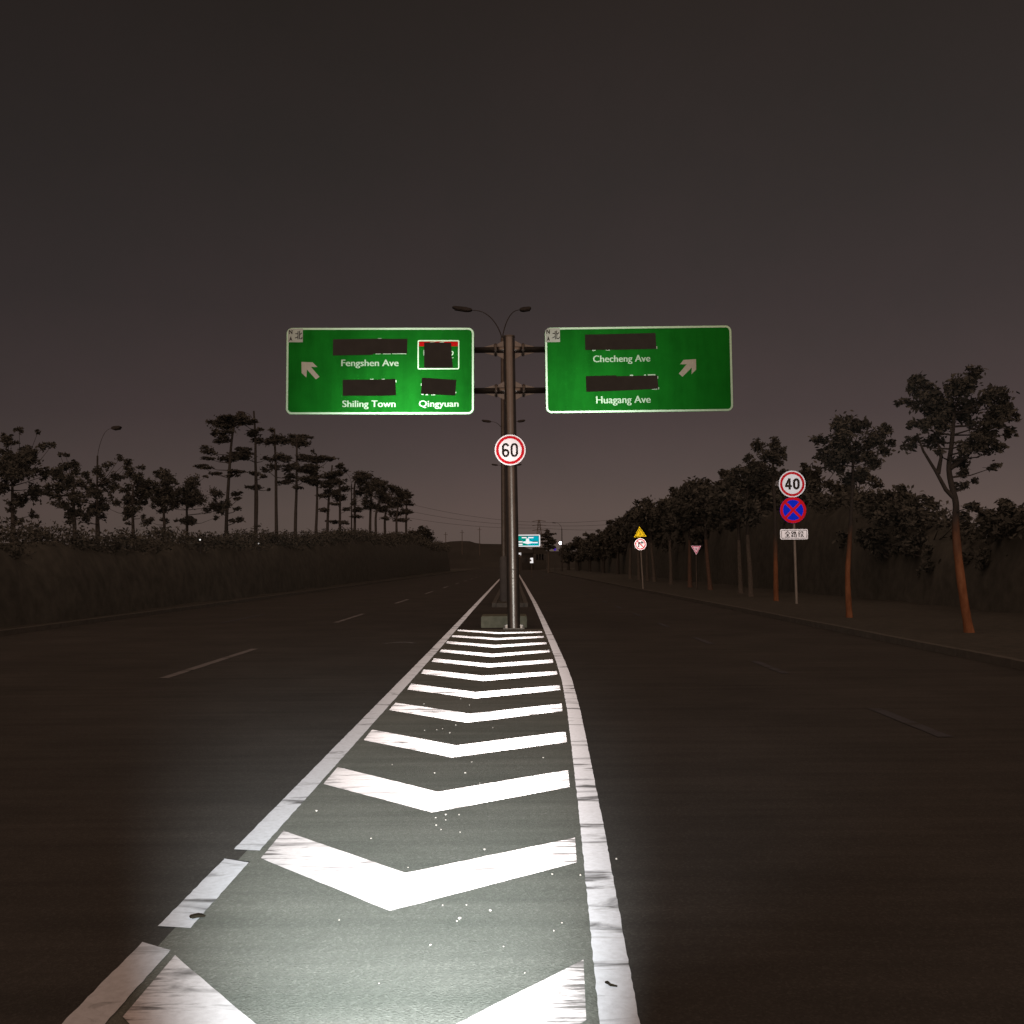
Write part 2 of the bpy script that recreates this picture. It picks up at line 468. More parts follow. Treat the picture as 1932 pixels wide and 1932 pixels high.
M['window'] = noisy('dark window glass', (0.03, 0.03, 0.03), (0.05, 0.05, 0.05), 1, 0.3)
M['pebble'] = noisy('pale stone', (0.24, 0.23, 0.21), (0.42, 0.40, 0.37), 30, 0.9)
M['lampglass'] = noisy('lamp cover', (0.25, 0.22, 0.20), (0.3, 0.27, 0.25), 3, 0.3, 0, 10, 0, 0.5)
M['lamp_dark'] = noisy('dark lamp housing', (0.04, 0.038, 0.036), (0.055, 0.052, 0.05), 4, 0.7, 0, 10, 0, 0.1)
M['cable'] = noisy('power cable', (0.06, 0.06, 0.06), (0.08, 0.08, 0.08), 3, 0.8)
M['litter'] = noisy('dead leaf', (0.012, 0.011, 0.009), (0.02, 0.017, 0.012), 20, 1.0, 0, 10, 0, 0.0)

# ------------------------------------------------------------------ ground and road
def sheet(name, poly, z, mat, parent=None, kind=None):
    bm = bmesh.new()
    bm.faces.new([bm.verts.new((x, y, z)) for x, y in poly])
    bmesh.ops.recalc_face_normals(bm, faces=bm.faces[:])
    if bm.faces[:][0].normal.z < 0: bmesh.ops.reverse_faces(bm, faces=bm.faces[:])
    o = obj(name, bm, mat, parent)
    if kind: o['kind'] = kind
    return o
sheet('ground', [(-3000, -300), (3000, -300), (3000, 3500), (-3000, 3500)], -0.02, M['soil'], kind='structure')

ROAD_L, ROAD_R = -12.4, 7.7
road = sheet('road', [(ROAD_L, -12), (ROAD_R, -12), (ROAD_R, 520), (ROAD_L, 520)], 0.0, M['asphalt'], kind='structure')

def kerb_strip(name, x0, x1, y0, y1, z, parent=None):
    bm = bmesh.new()
    L = 1.0 if y1 - y0 < 260 else 2.0
    y = y0; k = 0
    while y < y1 - 0.1:
        e = min(y + L, y1)
        j = random.uniform(-0.006, 0.006)
        add_box(bm, (x0 + j, y + 0.006, -0.05), (x1 + j, e - 0.006, z + j * 0.6))
        y = e; k += 1
    return obj(name, bm, M['kerb'], parent)
def verge(name, x0, x1, y0, y1, z, mat, amp, seed, step=1.2):
    r = random.Random(seed)
    nx, ny = max(2, int(abs(x1 - x0) / step)), max(2, int((y1 - y0) / (step * 2.2)))
    V, Fc = [], []
    for j in range(ny + 1):
        for i in range(nx + 1):
            edge = min(i, nx - i)
            V.append((x0 + (x1 - x0) * i / nx, y0 + (y1 - y0) * j / ny, z + (r.uniform(-amp, amp) if edge > 0 else -0.01)))
    for j in range(ny):
        for i in range(nx):
            a = j * (nx + 1) + i
            Fc.append((a, a + 1, a + nx + 2, a + nx + 1))
    o = obj(name, mesh_from(V, Fc), mat, smooth=True); o['kind'] = 'structure'
    return o
pv = verge('right_verge', ROAD_R + 0.16, 60, -10, 500, 0.10, M['grass'], 0.05, 1)
kb = kerb_strip('kerb', ROAD_R, ROAD_R + 0.15, -10, 400, 0.13, road)
pv = verge('left_verge', -70, ROAD_L - 0.16, -10, 500, 0.10, M['grass'], 0.06, 2)
kb = kerb_strip('kerb', ROAD_L - 0.15, ROAD_L, -10, 400, 0.13, road)

# striped gore (the dusty asphalt between the two edge lines) and the median behind the sign post
RIGHT_IN = [(-3, 0.02), (1.5, 0.19), (3.78, 0.30), (5.66, 0.379), (6.56, 0.416), (9.48, 0.526), (11.72, 0.607), (14.63, 0.687), (17.44, 0.728), (22.5, 0.765), (33, 0.82), (44.5, 0.86), (90, 0.90), (300, 0.95)]
def xr(y):
    for (a, xa), (b, xb) in zip(RIGHT_IN, RIGHT_IN[1:]):
        if a <= y <= b: return xa + (xb - xa) * (y - a) / (b - a)
    return RIGHT_IN[-1][1]
ys = [-3, 0, 1.5, 3, 5, 7, 9.4, 12, 14, 16, 17.3, 19, 22, 26.3]
gore = sheet('gore_surface', [(-1.56, -3), (-1.53, 26.3)] + [(xr(y) + 0.02, y) for y in ys[::-1]], 0.004, M['gore'], road)

def strip_mesh(left, right, z, jitter=0.0, seed=0):
    """quad strip between two polylines of (x,y), edges slightly ragged"""
    r = random.Random(seed)
    V, Fc = [], []
    for (a, b) in zip(left, right):
        V.append((a[0] + r.uniform(-jitter, jitter), a[1], z)); V.append((b[0] + r.uniform(-jitter, jitter), b[1], z))
    for i in range(len(left) - 1):
        Fc.append((2 * i, 2 * i + 1, 2 * i + 3, 2 * i + 2))
    return mesh_from(V, Fc)
def yrange(y0, y1):
    out = [y0]; y = y0
    while True:
        y += 0.03 + 0.004 * y + 0.00008 * y * y
        if y >= y1: break
        out.append(y)
    out.append(y1); return out
# left edge line with its two worn-away gaps (the ends are torn off at a slant)
def xl(y, side): return (-1.645 + .0022 * min(y, 20) + .0008 * max(0, y - 20)) if side == 0 else (-1.490 + .0026 * min(y, 20) + .0009 * max(0, y - 20))
for k, (y0, y1, s0, s1) in enumerate([(-2.0, 4.60, 0, -0.10), (4.80, 5.88, -0.03, -0.08), (6.07, 170.0, -0.03, 0)]):
    yy = yrange(y0, y1); n = len(yy)
    def sk(i): return s0 * max(0, 1 - i / 3) + s1 * max(0, 1 - (n - 1 - i) / 3)
    obj('edge_line', strip_mesh([(xl(y, 0), y) for y in yy], [(xl(y, 1), y + sk(i)) for i, y in enumerate(yy)], 0.008, 0.0025, k), M['edge_paint'], road)
yy = yrange(-2.0, 170.0)
obj('edge_line', strip_mesh([(xr(y), y) for y in yy], [(xr(y) + 0.143 + 0.0004 * y, y) for y in yy], 0.008, 0.0025, 9), M['edge_paint'], road)

CH = [  # measured corners of each chevron: left top, left bottom, apex inner, apex outer, right top, right bottom
    [(535, 1570), (492, 1622), (765, 1650), (735, 1722), (1085, 1583), (1088, 1630)],
    [(637, 1449), (610, 1481), (826, 1496), (815, 1535), (1072, 1455), (1075, 1487)],
    [(702, 1378), (686, 1398), (861, 1408), (853, 1431), (1067, 1382), (1070, 1402)],
    [(746, 1327), (734, 1341), (886, 1348), (881, 1365), (1060, 1329), (1061, 1343)],
    [(775.6, 1291), (768.7, 1302), (898, 1307), (898, 1319), (1055.4, 1294), (1057.4, 1303)],
    [(799.4, 1264), (794.5, 1272), (912.5, 1276), (912, 1286), (1050.4, 1267), (1052, 1273.7)],
    [(818.7, 1243), (814.3, 1249.3), (923.4, 1253), (923, 1260.2), (1042.5, 1245), (1044, 1251.3)],
    [(833.2, 1226), (829.2, 1230.8), (929.4, 1234.2), (928.4, 1240.4), (1036.2, 1227), (1037.5, 1231.2)],
    [(843.7, 1210.6), (842, 1214.6), (934.4, 1217.6), (933.4, 1222.9), (1030.6, 1212.2), (1031.8, 1216)],
    [(854, 1199.1), (852, 1202.3), (937.3, 1204.3), (936.9, 1208.2), (1025.6, 1200.7), (1026.4, 1203.7)],
    [(863.9, 1188.4), (862.7, 1191), (939.3, 1193.7), (938.9, 1196.7), (1022.7, 1191.8), (1022.7, 1194.6)],
]
def chevron(c, seed):
    r = random.Random(seed)
    lt, lb, ai, ao, rt, rb = [ground(*p) for p in c]
    V, Fc, wear = [], [], []
    n = 14
    def arm(a0, a1, b0, b1):
        s = len(V)
        for i in range(n + 1):
            t = i / n
            for p in (a0.lerp(a1, t), b0.lerp(b1, t)):
                wear.append(max(0, 1 - t / .45) * .75 if a0 is lt else max(0, (t - .6) / .4))
                V.append((p.x, p.y + r.uniform(-0.004, 0.004), 0.0085))
        for i in range(n):
            Fc.append((s + 2 * i, s + 2 * i + 1, s + 2 * i + 3, s + 2 * i + 2))
    arm(lt, ai, lb, ao); arm(ai, rt, ao, rb)
    me = mesh_from(V, Fc)
    a_ = me.attributes.new('end_wear', 'FLOAT', 'POINT'); a_.data.foreach_set('value', wear)
    bm = bmesh.new(); bm.from_mesh(me)
    bmesh.ops.remove_doubles(bm, verts=bm.verts[:], dist=0.012)
    bmesh.ops.recalc_face_normals(bm, faces=bm.faces[:])
    if bm.faces[:][0].normal.z < 0: bmesh.ops.reverse_faces(bm, faces=bm.faces[:])
    return bm
for k, c in enumerate(CH):
    obj('chevron_marking', chevron(c, k), M['paint'], road)
# the nearest chevron runs out of the bottom of the picture
c0 = [ground(330, 1806), ground(232, 1922), Vector((-0.585, 3.33, 0)), Vector((-0.60, 2.72, 0)), ground(1101, 1815), ground(1106, 1928)]
_g = ground
def ground(u, v, z=0.0, _p=None): return u if isinstance(u, Vector) else _g(u, v, z)
bm = None
def chevron_pts(pts, seed):
    global ground
    keep = ground
    ground = lambda *p: Vector(p)
    out = chevron([tuple(p) for p in pts], seed)
    ground = keep
    return out
obj('chevron_marking', chevron_pts(c0, 77), M['paint'], road)
obj('chevron_marking', chevron_pts([p - Vector((0.03, 2.0, 0)) for p in c0], 78), M['paint'], road)

# lane dashes
def dash(x0, y0, x1, y1, w, seed, mat='dash_paint'):
    n = max(4, int(abs(y1 - y0) / 0.35))
    L = [(x0 + (x1 - x0) * i / n - w / 2, y0 + (y1 - y0) * i / n) for i in range(n + 1)]
    Rr = [(x + w, y) for x, y in L]
    obj('lane_dash', strip_mesh(L, Rr, 0.006, 0.008, seed), M[mat], road)
k = 100
y = 0.8
while y < 200:
    dash(-5.24 + 0.004 * y, y, -5.24 + 0.004 * (y + 5.3), y + 5.3, 0.15, k); k += 1
    if y > 25: dash(-8.62 + 0.004 * y, y + 0.2, -8.62 + 0.004 * (y + 5.3), y + 5.3, 0.15, k, 'faint_paint'); k += 1
    y += 14.55
y = 4.1
while y < 150:
    dash(4.08 - 0.002 * y, y, 4.08 - 0.002 * (y + 1.9), y + 1.9, 0.14, k, 'faint_paint'); k += 1
    y += 5.65

sp = [_g(725, 1215), _g(745, 1212.5), _g(765, 1212), _g(785, 1214)]
obj('paint_scrape', strip_mesh([(p.x, p.y - .05) for p in sp], [(p.x, p.y + .05) for p in sp], 0.006, 0.01, 55), M['dash_paint'], road)

# ------------------------------------------------------------------ median island beyond the sign
isl = verge('median', -0.62, 0.42, 40.0, 330, 0.14, M['grass'], 0.05, 4, 0.35)
kerb_strip('kerb', -0.80, -0.63, 40.0, 330, 0.16, road)
kerb_strip('kerb', 0.43, 0.60, 40.0, 330, 0.16, road)
kerb_strip('kerb', -0.62, 0.42, 39.85, 40.0, 0.16, road)

# ------------------------------------------------------------------ the butterfly sign on its post
PD = 26.4
base = ground(968, 1184); base.y = PD; base.x = (968 - 966) / F * PD + 0.0
base = Vector((base.x, PD, 0))
top = at(960.5, 636, PD)
gantry = empty('butterfly_sign', base)
tag(gantry, 'steel post carrying two green direction boards and a 60 speed limit disc', 'road sign')
bm = bmesh.new()
axis = top - base
def on_post(z): return base + axis * (z / axis.z)
add_tube(bm, [base, on_post(2.2), on_post(4.5), top], [0.162, 0.158, 0.152, 0.146], 40)
bmesh.ops.recalc_face_normals(bm, faces=bm.faces[:])
po = obj('post', bm, M['steel'], gantry, True, True)
bm = bmesh.new()
add_tube(bm, [top - axis.normalized() * 0.01, top + axis.normalized() * 0.03], [0.155, 0.150], 32)
obj('post_cap', bm, M['steel_dark'], gantry, False, True)
bm = bmesh.new()
add_box(bm, (base.x - 0.27, PD - 0.27, 0.01), (base.x + 0.27, PD + 0.27, 0.035))
for sx in (-1, 1):
    for sy in (-1, 1):
        add_tube(bm, [(base.x + sx * 0.235, PD + sy * 0.235, 0.036), (base.x + sx * 0.235, PD + sy * 0.235, 0.10)], 0.02, 8)
obj('base_plate', bm, M['steel_dark'], gantry, False, True)
for sx in (-1, 1):
    x0, x1 = sorted((base.x + sx * .17, base.x + sx * .262))
    pts = [(base.x + sx * .165, .036), (base.x + sx * .26, .036), (base.x + sx * .25, .085), (base.x + sx * .165, .12)]
    obj('stiffener', prism(pts, PD - .20, PD - .17), M['white_plate'], gantry, False, True)
    obj('stiffener', prism(pts, PD + .02, PD + .04), M['steel'], gantry, False, True)
for z in (1.52, 1.30):
    p = on_post(z)
    obj('post_band', tube([p - axis.normalized() * 0.008, p + axis.normalized() * 0.008], 0.166, 40), M['steel_dark'], gantry, False, True)

Z_UP = at(966, 660, PD).z; Z_LO = at(966, 737, PD).z
BOARD_Y = PD - 0.23
for zz in (Z_UP, Z_LO):
    px = on_post(zz).x
    for s, xe in ((-1, -5.5), (1, 5.4)):
        obj('arm', tube([(px + s * 0.14, PD, zz), (px + s * 0.36, PD, zz), (px + s * 0.361, PD, zz), (xe, PD, zz)], [0.085, 0.085, 0.078, 0.07], 20), M['steel'], gantry, True, True)
        bm = bmesh.new()
        add_tube(bm, [(px + s * 0.33, PD, zz), (px + s * 0.352, PD, zz)], 0.17, 24)
        add_tube(bm, [(px + s * 0.356, PD, zz), (px + s * 0.378, PD, zz)], 0.17, 24)
        for kk in range(8):
            a = kk * math.pi / 4 + 0.3
            add_tube(bm, [(px + s * 0.31, PD + 0.135 * math.cos(a), zz + 0.135 * math.sin(a)), (px + s * 0.40, PD + 0.135 * math.cos(a), zz + 0.135 * math.sin(a))], 0.014, 6)
        obj('flange', bm, M['steel_dark'], gantry, False, True)
        # triangular stiffeners between stub and flange, above and below
        for t in (-1, 1):
            bm = bmesh.new()
            add_prism(bm, [(px + s * 0.15, zz + t * 0.24), (px + s * 0.15, zz + t * 0.08), (px + s * 0.329, zz + t * 0.08), (px + s * 0.329, zz + t * 0.14)], PD - 0.008, PD + 0.008)
            add_prism(bm, [(px + s * 0.379, zz + t * 0.15), (px + s * 0.379, zz + t * 0.075), (px + s * 0.66, zz + t * 0.078)], PD - 0.008, PD + 0.008)
            bmesh.ops.recalc_face_normals(bm, faces=bm.faces[:])
            obj('stiffener', bm, M['steel'], gantry, False, True)

GREEN, WHITE = (0.008, 0.150, 0.013), (0.70, 1.0, 0.72)
class Board:
    """one green board; content is measured in the pixels of a close view and mapped to metres"""
    def __init__(s, corner_px, crop_box, tilt, aim, gain):
        tl, tr, bl, br = [at(u, v, BOARD_Y) for u, v in corner_px]
        s.c = (tl + tr + bl + br) / 4
        s.W = ((tr - tl).length + (br - bl).length) / 2
        s.H = ((tl - bl).length + (tr - br).length) / 2
        x0, y0, x1, y1 = crop_box
        s.fx = s.W / (x1 - x0); s.fy = s.H / (y1 - y0)
        s.cx, s.cy = (x0 + x1) / 2, (y0 + y1) / 2
        s.tilt = Matrix.Translation(s.c) @ Matrix.Rotation(tilt, 4, 'Y')
        n = toward(s.c + Vector(aim))
        s.m_green = reflective('green sign sheeting', GREEN, 1.0 * gain, n, 0.31, 0.35, 1.6, 0.30)
        s.m_white = reflective('white sign sheeting', WHITE, 0.95 * gain, n, 0.28, 0.15, 6, 0.12)
        s.m_letter = reflective('white letter sheeting', WHITE, 0.58 * gain, n, 0.28, 0.15, 6, 0.12)
        s.m_badge = reflective('pale badge sheeting', (0.68, 0.76, 0.66), 0.55 * gain, n, 0.31, 0.2, 6, 0.18)
        s.m_arrow = reflective('dull white arrow sheeting', (0.76, 0.74, 0.60), 0.50 * gain, n, 0.31, 0.25, 8, 0.18)
        s.m_red = reflective('red sign sheeting', (0.55, 0.012, 0.012), 0.8 * gain, n, 0.31, 0.2, 6, 0.3)
        s.panel = None
    def p(s, x, y): return ((x - s.cx) * s.fx, (s.cy - y) * s.fy)
    def poly(s, pts): return [s.p(*q) for q in pts]
    def place(s, name, bm, mat, parent):
        bm.transform(s.tilt)
        # children of the panel share the gantry's frame, since panel sits at its origin
        return obj(name, bm, mat, parent, False, False)
def finish(o):      # vertices were given in world space: bring them into the gantry's space
    o.data.transform(Matrix.Translation(-base)); return o
def build_board(B):
    hw, hh = B.W / 2, B.H / 2
    pan = finish(B.place('sign_board', prism(rrect(-hw, -hh, hw, hh, 0.15), -0.012, 0.012), B.m_green, gantry))
    B.panel = pan
    finish(B.place('border', band(rrect(-hw + 0.004, -hh + 0.004, hw - 0.004, hh - 0.004, 0.146), rrect(-hw + 0.052, -hh + 0.052, hw - 0.052, hh - 0.052, 0.10), -0.018, -0.0125), B.m_white, pan))
    bm = bmesh.new()
    for z in (Z_UP - B.c.z, Z_LO - B.c.z):
        add_box(bm, (-hw + 0.1, 0.013, z - 0.05), (hw - 0.1, 0.05, z + 0.05))
        for x in (-hw * 0.7, -hw * 0.2, hw * 0.3, hw * 0.8):
            add_box(bm, (x - 0.04, 0.05, z - 0.1), (x + 0.04, 0.17, z + 0.1))
    finish(B.place('rail', bm, M['steel_dark'], pan))
    return pan
def put(B, name, bm, mat): return finish(B.place(name, bm, mat, B.panel))
def badge(B, x0, y0, x1, y1):
    (ax, az), (bx, bz) = B.p(x0, y0), B.p(x1, y1)
    w, h = bx - ax, az - bz
    put(B, 'compass_badge', prism([(ax, bz), (bx, bz), (bx, az), (ax + 0.06, az), (ax, az - 0.06)], -0.022, -0.0185), B.m_badge)
    def q(fx, fy): return (ax + fx * w, az - fy * h)
    segs = []
    def st(a, b): segs.append((*q(*a), *q(*b)))
    # the character for north
    st((0.68, 0.20), (0.68, 0.80)); st((0.50, 0.38), (0.68, 0.38)); st((0.48, 0.70), (0.68, 0.60))
    st((0.78, 0.18), (0.78, 0.74)); st((0.78, 0.46), (0.94, 0.32)); st((0.77, 0.75), (0.95, 0.75)); st((0.94, 0.75), (0.95, 0.62))
    # N
    st((0.10, 0.40), (0.10, 0.10)); st((0.10, 0.12), (0.28, 0.38)); st((0.28, 0.40), (0.28, 0.10))
    bm = strokes(segs, -0.0225, w * 0.055, 0.004)
    add_prism(bm, [q(0.20, 0.55), q(0.31, 0.92), q(0.20, 0.82), q(0.09, 0.92)], -0.027, -0.0225)
    bmesh.ops.recalc_face_normals(bm, faces=bm.faces[:])
    put(B, 'compass_mark', bm, M['sign_black'])
def patch(B, pts, name='black_patch', mat=None, y=-0.026, back=-0.0225):  # flat black block over the lettering
    put(B, name, prism(B.poly(pts), y, back), mat or M['cover'])
def words(B, s, x0, x1, ybase, ycap):
    (a, zb), (b, zc) = B.p(x0, ybase), B.p(x1, ycap)
    put(B, 'lettering', text_mesh(s, a, b, zb, zc, -0.0125, 0.0, 0.006), B.m_letter)
def slivers(B, rects):
    for (x0, y0, x1, y1) in rects:
        (a, zt), (b, zb) = B.p(x0, y0), B.p(x1, y1)
        put(B, 'lettering_edge', prism([(a, zb), (b, zb), (b, zt), (a, zt)], -0.017, -0.0125), B.m_letter)

LB = Board([(541.8, 618.6), (894, 618.6), (538.8, 781.9), (894.5, 781.9)], (80, 155, 1867, 978), R(0.35), (0.9, 0, -0.9), 1.0)
build_board(LB)
badge(LB, 92, 162, 235, 293)
put(LB, 'arrow', prism(LB.poly([(224, 480), (330, 484), (377, 528), (315, 527), (397, 622), (363, 646), (277, 552), (272, 628), (227, 586)]), -0.017, -0.0125), LB.m_arrow)
words(LB, 'Fengshen Ave', 605, 1148, 520, 459)
words(LB, 'Shiling Town', 618, 1120, 908, 847)
words(LB, 'Qingyuan', 1345, 1720, 906, 848)
patch(LB, [(523, 265), (880, 260), (1234, 262), (1230, 400), (908, 403), (905, 414), (523, 420)])
patch(LB, [(618, 650), (1000, 648), (1120, 641), (1127, 798), (1000, 803), (620, 802)])
patch(LB, [(1372, 631), (1700, 652), (1690, 801), (1364, 786)])
slivers(LB, [(930, 396, 980, 407), (1000, 396, 1075, 407), (1088, 397, 1222, 406), (950, 256, 985, 268), (880, 642, 910, 655), (990, 642, 1015, 655), (1112, 655, 1130, 675), (1362, 685, 1374, 708), (1368, 782, 1388, 795), (1408, 784, 1432, 797), (1462, 786, 1500, 797), (1684, 765, 1698, 778)])
# route shield with red band
o1 = rrect(*LB.p(1330, 552), *LB.p(1727, 274), 0.035, 5)
i1 = rrect(*LB.p(1341, 541), *LB.p(1716, 285), 0.02, 5)
put(LB, 'route_shield_outline', band(o1, i1, -0.019, -0.0125), LB.m_white)
put(LB, 'route_shield_band', prism(LB.poly([(1342, 332), (1715, 332), (1715, 287), (1342, 287)]), -0.016, -0.0125), LB.m_red)
patch(LB, [(1392, 297), (1500, 295), (1650, 300), (1655, 420), (1668, 538), (1392, 538)])
slivers(LB, [(1386, 368, 1394, 420), (1655, 438, 1673, 445), (1450, 291, 1490, 299), (1540, 291, 1580, 300)])
bm = strokes([(*LB.p(1655, 380), *LB.p(1668, 388)), (*LB.p(1668, 388), *LB.p(1668, 402)), (*LB.p(1668, 402), *LB.p(1652, 420))], -0.0125, 0.026, 0.005)
put(LB, 'lettering_edge', bm, LB.m_white)

RB = Board([(1028.4, 618), (1378.6, 614.5), (1029.6, 780.6), (1384.3, 774.9)], (92, 82, 1816, 866), R(-0.34), (-1.5, 0, -1.2), 0.9)
build_board(RB)
badge(RB, 96, 88, 231, 216)
put(RB, 'arrow', prism(RB.poly([(1482, 388), (1368, 394), (1335, 434), (1396, 434), (1322, 518), (1355, 548), (1444, 464), (1437, 527), (1482, 484)]), -0.017, -0.0125), RB.m_arrow)
words(RB, 'Checheng Ave', 535, 1060, 404, 344)
words(RB, 'Huagang Ave', 557, 1056, 781, 717)
patch(RB, [(462, 151), (800, 148), (1113, 144), (1119, 290), (800, 294), (462, 292)])
patch(RB, [(463, 531), (745, 528), (750, 536), (1122, 532), (1130, 655), (800, 668), (465, 675)])
slivers(RB, [(528, 288, 558, 300), (655, 288, 690, 299), (1115, 266, 1127, 288), (870, 524, 900, 538), (1000, 523, 1020, 535), (1035, 521, 1105, 533), (1120, 540, 1130, 560), (1122, 640, 1137, 660), (1070, 652, 1130, 661)])

# speed limit disc on the same post
def disc_materials(p, gain_scale, tint=(1, 0.92, 0.92), rough=0.2):
    n = toward(p)
    return (reflective('white disc sheeting', tuple(0.85 * t for t in tint), gain_scale, n, rough, 0.08, 5, 0.35),
            reflective('red disc sheeting', (0.55, 0.012, 0.02), gain_scale, n, rough, 0.15, 5, 0.3))
def speed_disc(parent, centre, r, digits, mats, dig, weight=0.03, origin=None):
    """parent part: disc; children: rim ring, numerals, clamp.  Vertices in world space less origin"""
    T = Matrix.Translation(Vector(centre) - Vector(origin))
    white, red = mats
    def fit(bm): bm.transform(T); return bm
    d = obj('speed_limit_disc', fit(prism(circle(r), -0.008, 0.008)), white, parent)
    obj('red_ring', fit(band(circle(r * 0.915), circle(r * 0.745), -0.014, -0.0085)), red, d)
    x0, x1, z0, z1 = [q * r for q in dig]
    gap = (x1 - x0) * .07; xm = (x0 + x1) / 2
    obj('numeral', fit(bold_digit(digits[0], x0, xm - gap / 2, z0, z1, weight * r, -0.0085)), M['sign_black'], d)
    obj('numeral', fit(bold_digit(digits[1], xm + gap / 2, x1, z0, z1, weight * r, -0.0085)), M['sign_black'], d)
    for z in (-0.4, 0.4):
        obj('clamp', fit(box((-0.5 * r, 0.0085, z * r - 0.02), (0.5 * r, 0.03, z * r + 0.02))), M['steel_dark'], d)
    return d
c60 = at(962.5, 849, PD - 0.24)
speed_disc(gantry, c60, 29.3 / F * (PD - 0.24), '60', disc_materials(c60, 0.30, (1, 0.90, 0.90), 0.29), (-0.53, 0.51, -0.46, 0.45), 0.135, base)

# concrete footing behind the post
bm = box((-0.83, 27.0, -0.05), (0.37, 28.2, 0.30), 0.02)
footing = obj('concrete_footing', bm, M['concrete'])
tag(footing, 'pale concrete footing block on the asphalt just behind the green sign post', 'concrete block')

# ------------------------------------------------------------------ roadside signs on the right
def sign_post(base_px, top_px, depth, r, parent_name, label, cat='road sign'):
    b = at(base_px[0], base_px[1], depth); b.z = min(b.z, 0.12)
    t = at(top_px[0], top_px[1], depth)
    g = empty(parent_name, b); tag(g, label, cat)
    bm = tube([Vector((0, 0, -0.1)), t - b], [r, r], 16)
    obj('post', bm, M['post'], g, True)
    return g, b
D40 = 37.7
g40, b40 = sign_post((1503.5, 1150), (1494.8, 893), D40, 0.048, 'traffic_sign', 'grey post with 40 disc, blue and red no stopping disc and white plate')
c = at(1494.6, 913.2, D40 - 0.08)
RS = 25.2 / F * D40
speed_disc(g40, c, RS, '40', disc_materials(c, 0.26, (0.96, 0.96, 1.02), 0.235), (-0.54, 0.56, -0.42, 0.43), 0.175, b40)
c = at(1496.3, 962.4, D40 - 0.08); T = Matrix.Translation(c - b40)
n = toward(c)
blue = reflective('blue disc sheeting', (0.004, 0.018, 0.42), 0.40, n, 0.235, 0.15, 5, 0.3)
red = reflective('deep red disc sheeting', (0.42, 0.008, 0.012), 0.40, n, 0.235, 0.2, 5, 0.3)
r2 = 24.7 / F * D40
bm = prism(circle(r2), -0.008, 0.008); bm.transform(T); d = obj('no_stopping_disc', bm, blue, g40)
bm = band(circle(r2 * 0.995), circle(r2 * 0.78), -0.014, -0.0085); bm.transform(T); obj('red_ring', bm, red, d)
a = r2 * 0.80 * math.sqrt(0.5)
bm = strokes([(-a, a, a, -a)], -0.0088, r2 * 0.20, 0.004)
add_prism(bm, [(-a - r2 * .07, -a + r2 * .07), (-a + r2 * .07, -a - r2 * .07), (a + r2 * .07, a - r2 * .07), (a - r2 * .07, a + r2 * .07)], -0.0122, -0.0084)
bmesh.ops.recalc_face_normals(bm, faces=bm.faces[:])
bm.transform(T); obj('red_cross', bm, red, d)
# plate with three characters
c = at(1498.2, 1008, D40 - 0.08); T = Matrix.Translation(c - b40)
hw, hh = 26.0 / F * D40, 9.7 / F * D40
n = toward(c)
pw = reflective('pale plate sheeting', (0.74, 0.68, 0.68), 0.36, n, 0.245, 0.2, 6, 0.35)
bm = prism(rrect(-hw, -hh, hw, hh, 0.06), -0.008, 0.008); bm.transform(T); pl = obj('supplementary_plate', bm, pw, g40)
bm = band(rrect(-hw + .035, -hh + .035, hw - .035, hh - .035, .035), rrect(-hw + .052, -hh + .052, hw - .052, hh - .052, .025), -0.0125, -0.0085); bm.transform(T); obj('border', bm, M['sign_black'], pl)
def char_box(cx, w, h, segs): return [(cx + (x0 - .5) * w, (z0 - .5) * h, cx + (x1 - .5) * w, (z1 - .5) * h) for x0, z0, x1, z1 in segs]
ch_w, ch_h = hw * 0.40, hh * 1.12
quan = [(.5, 1, 0.02, .52), (.5, 1, .98, .52), (.24, .52, .76, .52), (.28, .28, .72, .28), (.06, .03, .94, .03), (.5, .52, .5, .03)]
lu = [(.05, .95, .38, .95), (.05, .95, .05, .65), (.38, .95, .38, .65), (.05, .65, .38, .65), (.22, .65, .22, .08), (.22, .38, .42, .38), (.06, .45, .06, .06), (.02, .05, .42, .10),
      (.62, 1, .46, .70), (.56, .88, .86, .88), (.86, .88, .5, .46), (.58, .76, .98, .48), (.56, .38, .9, .38), (.56, .38, .56, .02), (.9, .38, .9, .02), (.56, .04, .9, .04)]
duan = [(.10, .92, .10, .02), (.10, .92, .36, .98), (.10, .66, .36, .66), (.10, .42, .36, .42), (.02, .14, .40, .20), (.52, .96, .46, .62), (.52, .94, .80, .94), (.80, .94, .80, .66), (.80, .66, .96, .66),
        (.48, .46, .86, .46), (.86, .46, .46, .0), (.56, .38, .98, .0)]
segs = char_box(-hw * .47, ch_w, ch_h, quan) + char_box(0, ch_w, ch_h, lu) + char_box(hw * .50, ch_w, ch_h, duan)
bm = strokes(segs, -0.0086, 0.026, 0.003); bm.transform(T); obj('lettering', bm, M['sign_black'], pl)

